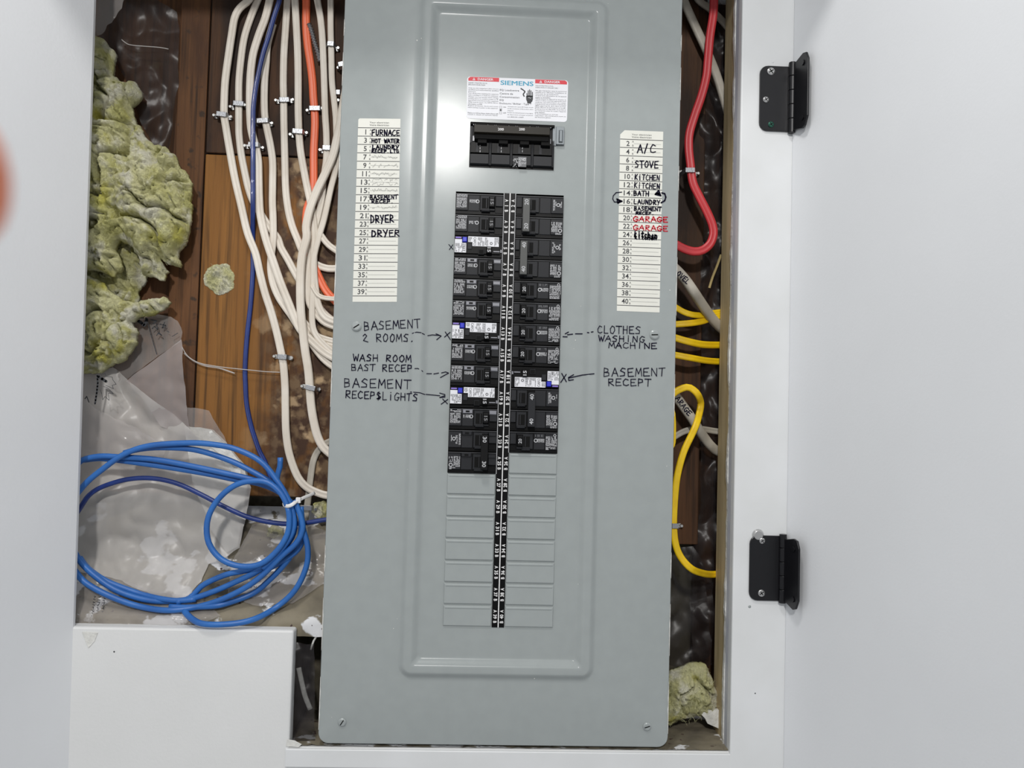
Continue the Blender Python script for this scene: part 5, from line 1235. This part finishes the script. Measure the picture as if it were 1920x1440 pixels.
# ================================================================== HINGES
def hinge(lu0, lu1, v0, v1, ku0, ku1, kv0, kv1, rv0, rv1, screws, label, cut):
    yF = -0.003; a, b = P(lu0, v0, yF), P(lu1, v1, yF)
    rt = empty('door_hinge', (P((ku0 + ku1) / 2, (kv0 + kv1) / 2, -0.008).x, yF, (a.z + b.z) / 2)); tag(rt, label, 'hinge', None)
    ox, oy, oz = rt.location
    z0, z1 = b.z - oz, a.z - oz; x0, x1 = a.x - ox, b.x - ox; rc = 0.010; pts = [(x1 + 0.001, z1), (x1 + 0.001, z0)]
    for i in range(6): t = math.radians(270 - 18 * i); pts.append((x0 + rc + rc * math.cos(t), z0 + rc + rc * math.sin(t)))
    for i in range(6): t = math.radians(180 - 18 * i); pts.append((x0 + rc + rc * math.cos(t), z1 - rc + rc * math.sin(t)))
    mb = MB(); mb.prism(pts, -0.0026, -0.0002); mb.build('frame_leaf', M['hinge'], rt, bevel=0.0005)
    mb = MB(); kc0, kc1 = P((ku0 + ku1) / 2, kv0, -0.007).z - oz, P((ku0 + ku1) / 2, kv1, -0.007).z - oz
    seg = [kc0 + (kc1 - kc0) * t for t in (0, .2, .4, .6, .8, 1)]
    for s0, s1 in zip(seg, seg[1:]):
        n_ = 16; rr = 0.0042; zz = (s0 - 0.0003, s1 + 0.0003)
        vs = [(rr * math.cos(2 * math.pi * i / n_), -0.0042 + rr * math.sin(2 * math.pi * i / n_), z) for z in zz for i in range(n_)]
        mb.add(vs, [tuple(range(n_)), tuple(range(2 * n_ - 1, n_ - 1, -1))] + [(i, (i + 1) % n_, n_ + (i + 1) % n_, n_ + i) for i in range(n_)])
    mb.build('knuckle', M['hinge'], rt, bevel=0.0004)
    # door leaf, bent off the door by a few degrees
    za, zb_ = P(ku1 + 10, rv0, -0.02).z - oz, P(ku1 + 10, rv1, -0.02).z - oz; wd_ = 0.0335; t_ = math.radians(80)
    loc = [(0.002, za - cut[0]), (0.010, za - cut[0] * 0.6), (wd_ - 0.011, za), (wd_ - 0.004, za - 0.0016), (wd_, za - 0.010), (wd_, zb_ + 0.012), (wd_ - 0.005, zb_ + 0.002), (wd_ - 0.011, zb_), (0.012, zb_ + cut[1] * .6), (0.002, zb_ + cut[1])]
    d = Vector((math.cos(t_), -math.sin(t_), 0)); nn = Vector((-math.sin(t_), -math.cos(t_), 0)); k = len(loc); vs = []
    for off in (0.0, 0.0024):
        for s_, z in loc: q = d * s_ + nn * off + Vector((0.002, -0.004, 0)); vs.append((q.x, q.y, z))
    mb = MB(); mb.add(vs, [tuple(range(k)), tuple(range(2 * k - 1, k - 1, -1))] + [(i, (i + 1) % k, k + (i + 1) % k, k + i) for i in range(k)])
    mb.build('door_leaf', M['hinge'], rt, bevel=0.0004)
    for s_, z in ((wd_ - 0.010, za - 0.012), (wd_ - 0.010, zb_ + 0.012)):
        q = d * s_ + nn * 0.0028 + Vector((0.002, -0.004, 0)); mb = MB(); n_ = 14
        e1 = d; vs = [tuple(q + (e1 * math.cos(t) + Vector((0, 0, 1)) * math.sin(t)) * 0.0032 + Vector((0, 0, z)) + nn * h_) for h_ in (0, 0.0009) for t in [2 * math.pi * i / n_ for i in range(n_)]]
        mb.add(vs, [tuple(range(n_)), tuple(range(2 * n_ - 1, n_ - 1, -1))] + [(i, (i + 1) % n_, n_ + (i + 1) % n_, n_ + i) for i in range(n_)]); mb.build('screw', M['hinge'], rt)
    for (u, v, r, mn) in screws:
        p = P(u, v, yF - 0.0026); q = Vector((p.x - ox, p.y - oy - 0.0001, p.z - oz)); screw(0, 0, r, mn, rt, 'screw', ang=0.6, base=q, dome=0.0014)
hinge(1424, 1478, 124, 248, 1478, 1493, 117, 250, 106, 246, ((1445.5, 134, .0046, 'chrome'), (1436, 187, .0036, 'chrome'), (1445.5, 233.5, .0035, 'greenscrew')), 'upper black door hinge with silver and greenish screws on the white frame', (0.006, 0.004))
hinge(1405, 1458, 1003, 1126, 1460, 1476, 1001, 1131, 1008, 1140, ((1429, 1014, .0034, 'chrome'), (1427.5, 1112, .0040, 'chrome')), 'lower black door hinge with a loose round cap above its corner', (0.004, 0.006))
p = P(1421, 1003, -0.003); mb = MB(); mb.disc(p.x, p.z, 0.0072, -0.0062, -0.0030, 22, 0.0052); o = mb.build('round_cap', M['chrome'], None, loc=(p.x, -0.003, p.z), bevel=0.0004); tag(o, 'dull metal round cap peeking out above the lower hinge', 'cap')
# nail dimples and paint blobs on the white surfaces
def dimple(u, v, r, y, m, name, label, cat):
    p = P(u, v, y); mb = MB(); mb.disc(p.x, p.z, r, y - 0.0004, y, 14, r * 0.6); o = mb.build(name, M[m], None, loc=(p.x, y, p.z)); tag(o, label, cat)
dimple(1405.5, 1137.5, .0018, -0.003, 'screwgrey', 'nail_head', 'filled nail head just below the lower hinge', 'nail head')
dimple(1449, 116, .0016, -0.003, 'trim', 'nail_head', 'painted nail bump just above the upper hinge', 'nail head')
dimple(1416, 1300, .0008, -0.003, 'rule', 'paint_fleck', 'dark fleck on the frame near the bottom right', 'fleck')
dimple(214, 1222, .0010, 0.0, 'rule', 'paint_fleck', 'dark fleck on the white boxed-in part at the lower left', 'fleck')
def putty(pts, label):
    mb = MB(); mb.prism([(P(u, v, 0).x, P(u, v, 0).z) for u, v in pts], -0.0008, 0.0); o = mb.build('dried_filler', M['gypsum'], None, bevel=0.0003); recentre(o, P(pts[0][0], pts[0][1], 0)); tag(o, label, 'dried filler')
putty([(154, 1184), (184, 1186), (178, 1202), (166, 1215), (160, 1200)], 'ragged triangle of dried filler at the top left corner of the white box')
putty([(539, 1386), (552, 1388), (566, 1395), (560, 1401), (536, 1399)], 'small ridge of dried filler at the lower right corner of the white box')

# ================================================================== PERSON: hand at the camera's left edge
hand = empty('person', CAMLOC + RIGHT * -0.11 + DOWN * 0.03); tag(hand, "blurred fingertip of the person taking the photo, at the left edge", 'person')
def K(x, dn, f): return CAMLOC + RIGHT * x + DOWN * dn + FWD * f
me = bpy.data.meshes.new('hand'); V = []; Ed = []; Rd = []
def nd(p, r, par=None):
    V.append(p); Rd.append(r)
    if par is not None: Ed.append((par, len(V) - 1))
    return len(V) - 1
w0 = nd(K(-0.150, 0.085, -0.075), 0.026); w1 = nd(K(-0.138, 0.062, -0.055), 0.025, w0); pm = nd(K(-0.125, 0.035, -0.032), 0.031, w1)
el = nd(K(-0.20, 0.17, -0.15), 0.034, w0); el2 = nd(K(-0.26, 0.27, -0.22), 0.040, el)
def finger(root, pts, rs):
    p = root
    for q, r_ in zip(pts, rs): p = nd(K(*q), r_, p)
finger(pm, [(-0.118, 0.010, -0.010), (-0.100, -0.006, 0.020), (-0.076, -0.013, 0.045), (-0.053, -0.0150, 0.058), (-0.0365, -0.0148, 0.0600)], [.012, .0098, .0086, .0074, .0062])
finger(pm, [(-0.128, 0.018, -0.006), (-0.122, 0.014, 0.026), (-0.104, 0.012, 0.046), (-0.090, 0.014, 0.052)], [.012, .0098, .0088, .0074])
finger(pm, [(-0.134, 0.032, -0.004), (-0.130, 0.034, 0.024), (-0.114, 0.035, 0.040), (-0.100, 0.037, 0.043)], [.0118, .0094, .0084, .0070])
finger(pm, [(-0.138, 0.047, -0.010), (-0.136, 0.054, 0.012), (-0.124, 0.057, 0.026), (-0.112, 0.058, 0.030)], [.0110, .0084, .0074, .0062])
finger(pm, [(-0.108, 0.046, -0.048), (-0.090, 0.050, -0.046), (-0.074, 0.044, -0.038), (-0.064, 0.038, -0.034)], [.014, .0115, .0100, .0082])
me.from_pydata([tuple(v) for v in V], Ed, []); ho = bpy.data.objects.new('hand', me); C.objects.link(ho); me.materials.append(M['skin'])
bm = bmesh.new(); bm.from_mesh(me); ly = bm.verts.layers.skin.verify()
for v, r_ in zip(bm.verts, Rd): v[ly].radius = (r_, r_)
bm.verts.ensure_lookup_table(); bm.verts[pm][ly].use_root = True; bm.to_mesh(me); bm.free()
mo = ho.modifiers.new('skin', 'SKIN'); mo.use_smooth_shade = True; mo = ho.modifiers.new('sub', 'SUBSURF'); mo.levels = 2; mo.render_levels = 2
ho.parent = hand; ho.matrix_parent_inverse = Matrix.Translation(-hand.location)
mb = MB(); a_, b_ = K(-0.165, 0.108, -0.097), K(-0.27, 0.287, -0.232)
sweep(mb, [a_, a_.lerp(b_, .3), a_.lerp(b_, .65), b_], 0.046, 0.046, ring=20, step=0.03); so = mb.build('sleeve', M['sleeve'], None, smooth=True)
so.parent = hand; so.matrix_parent_inverse = Matrix.Translation(-hand.location)
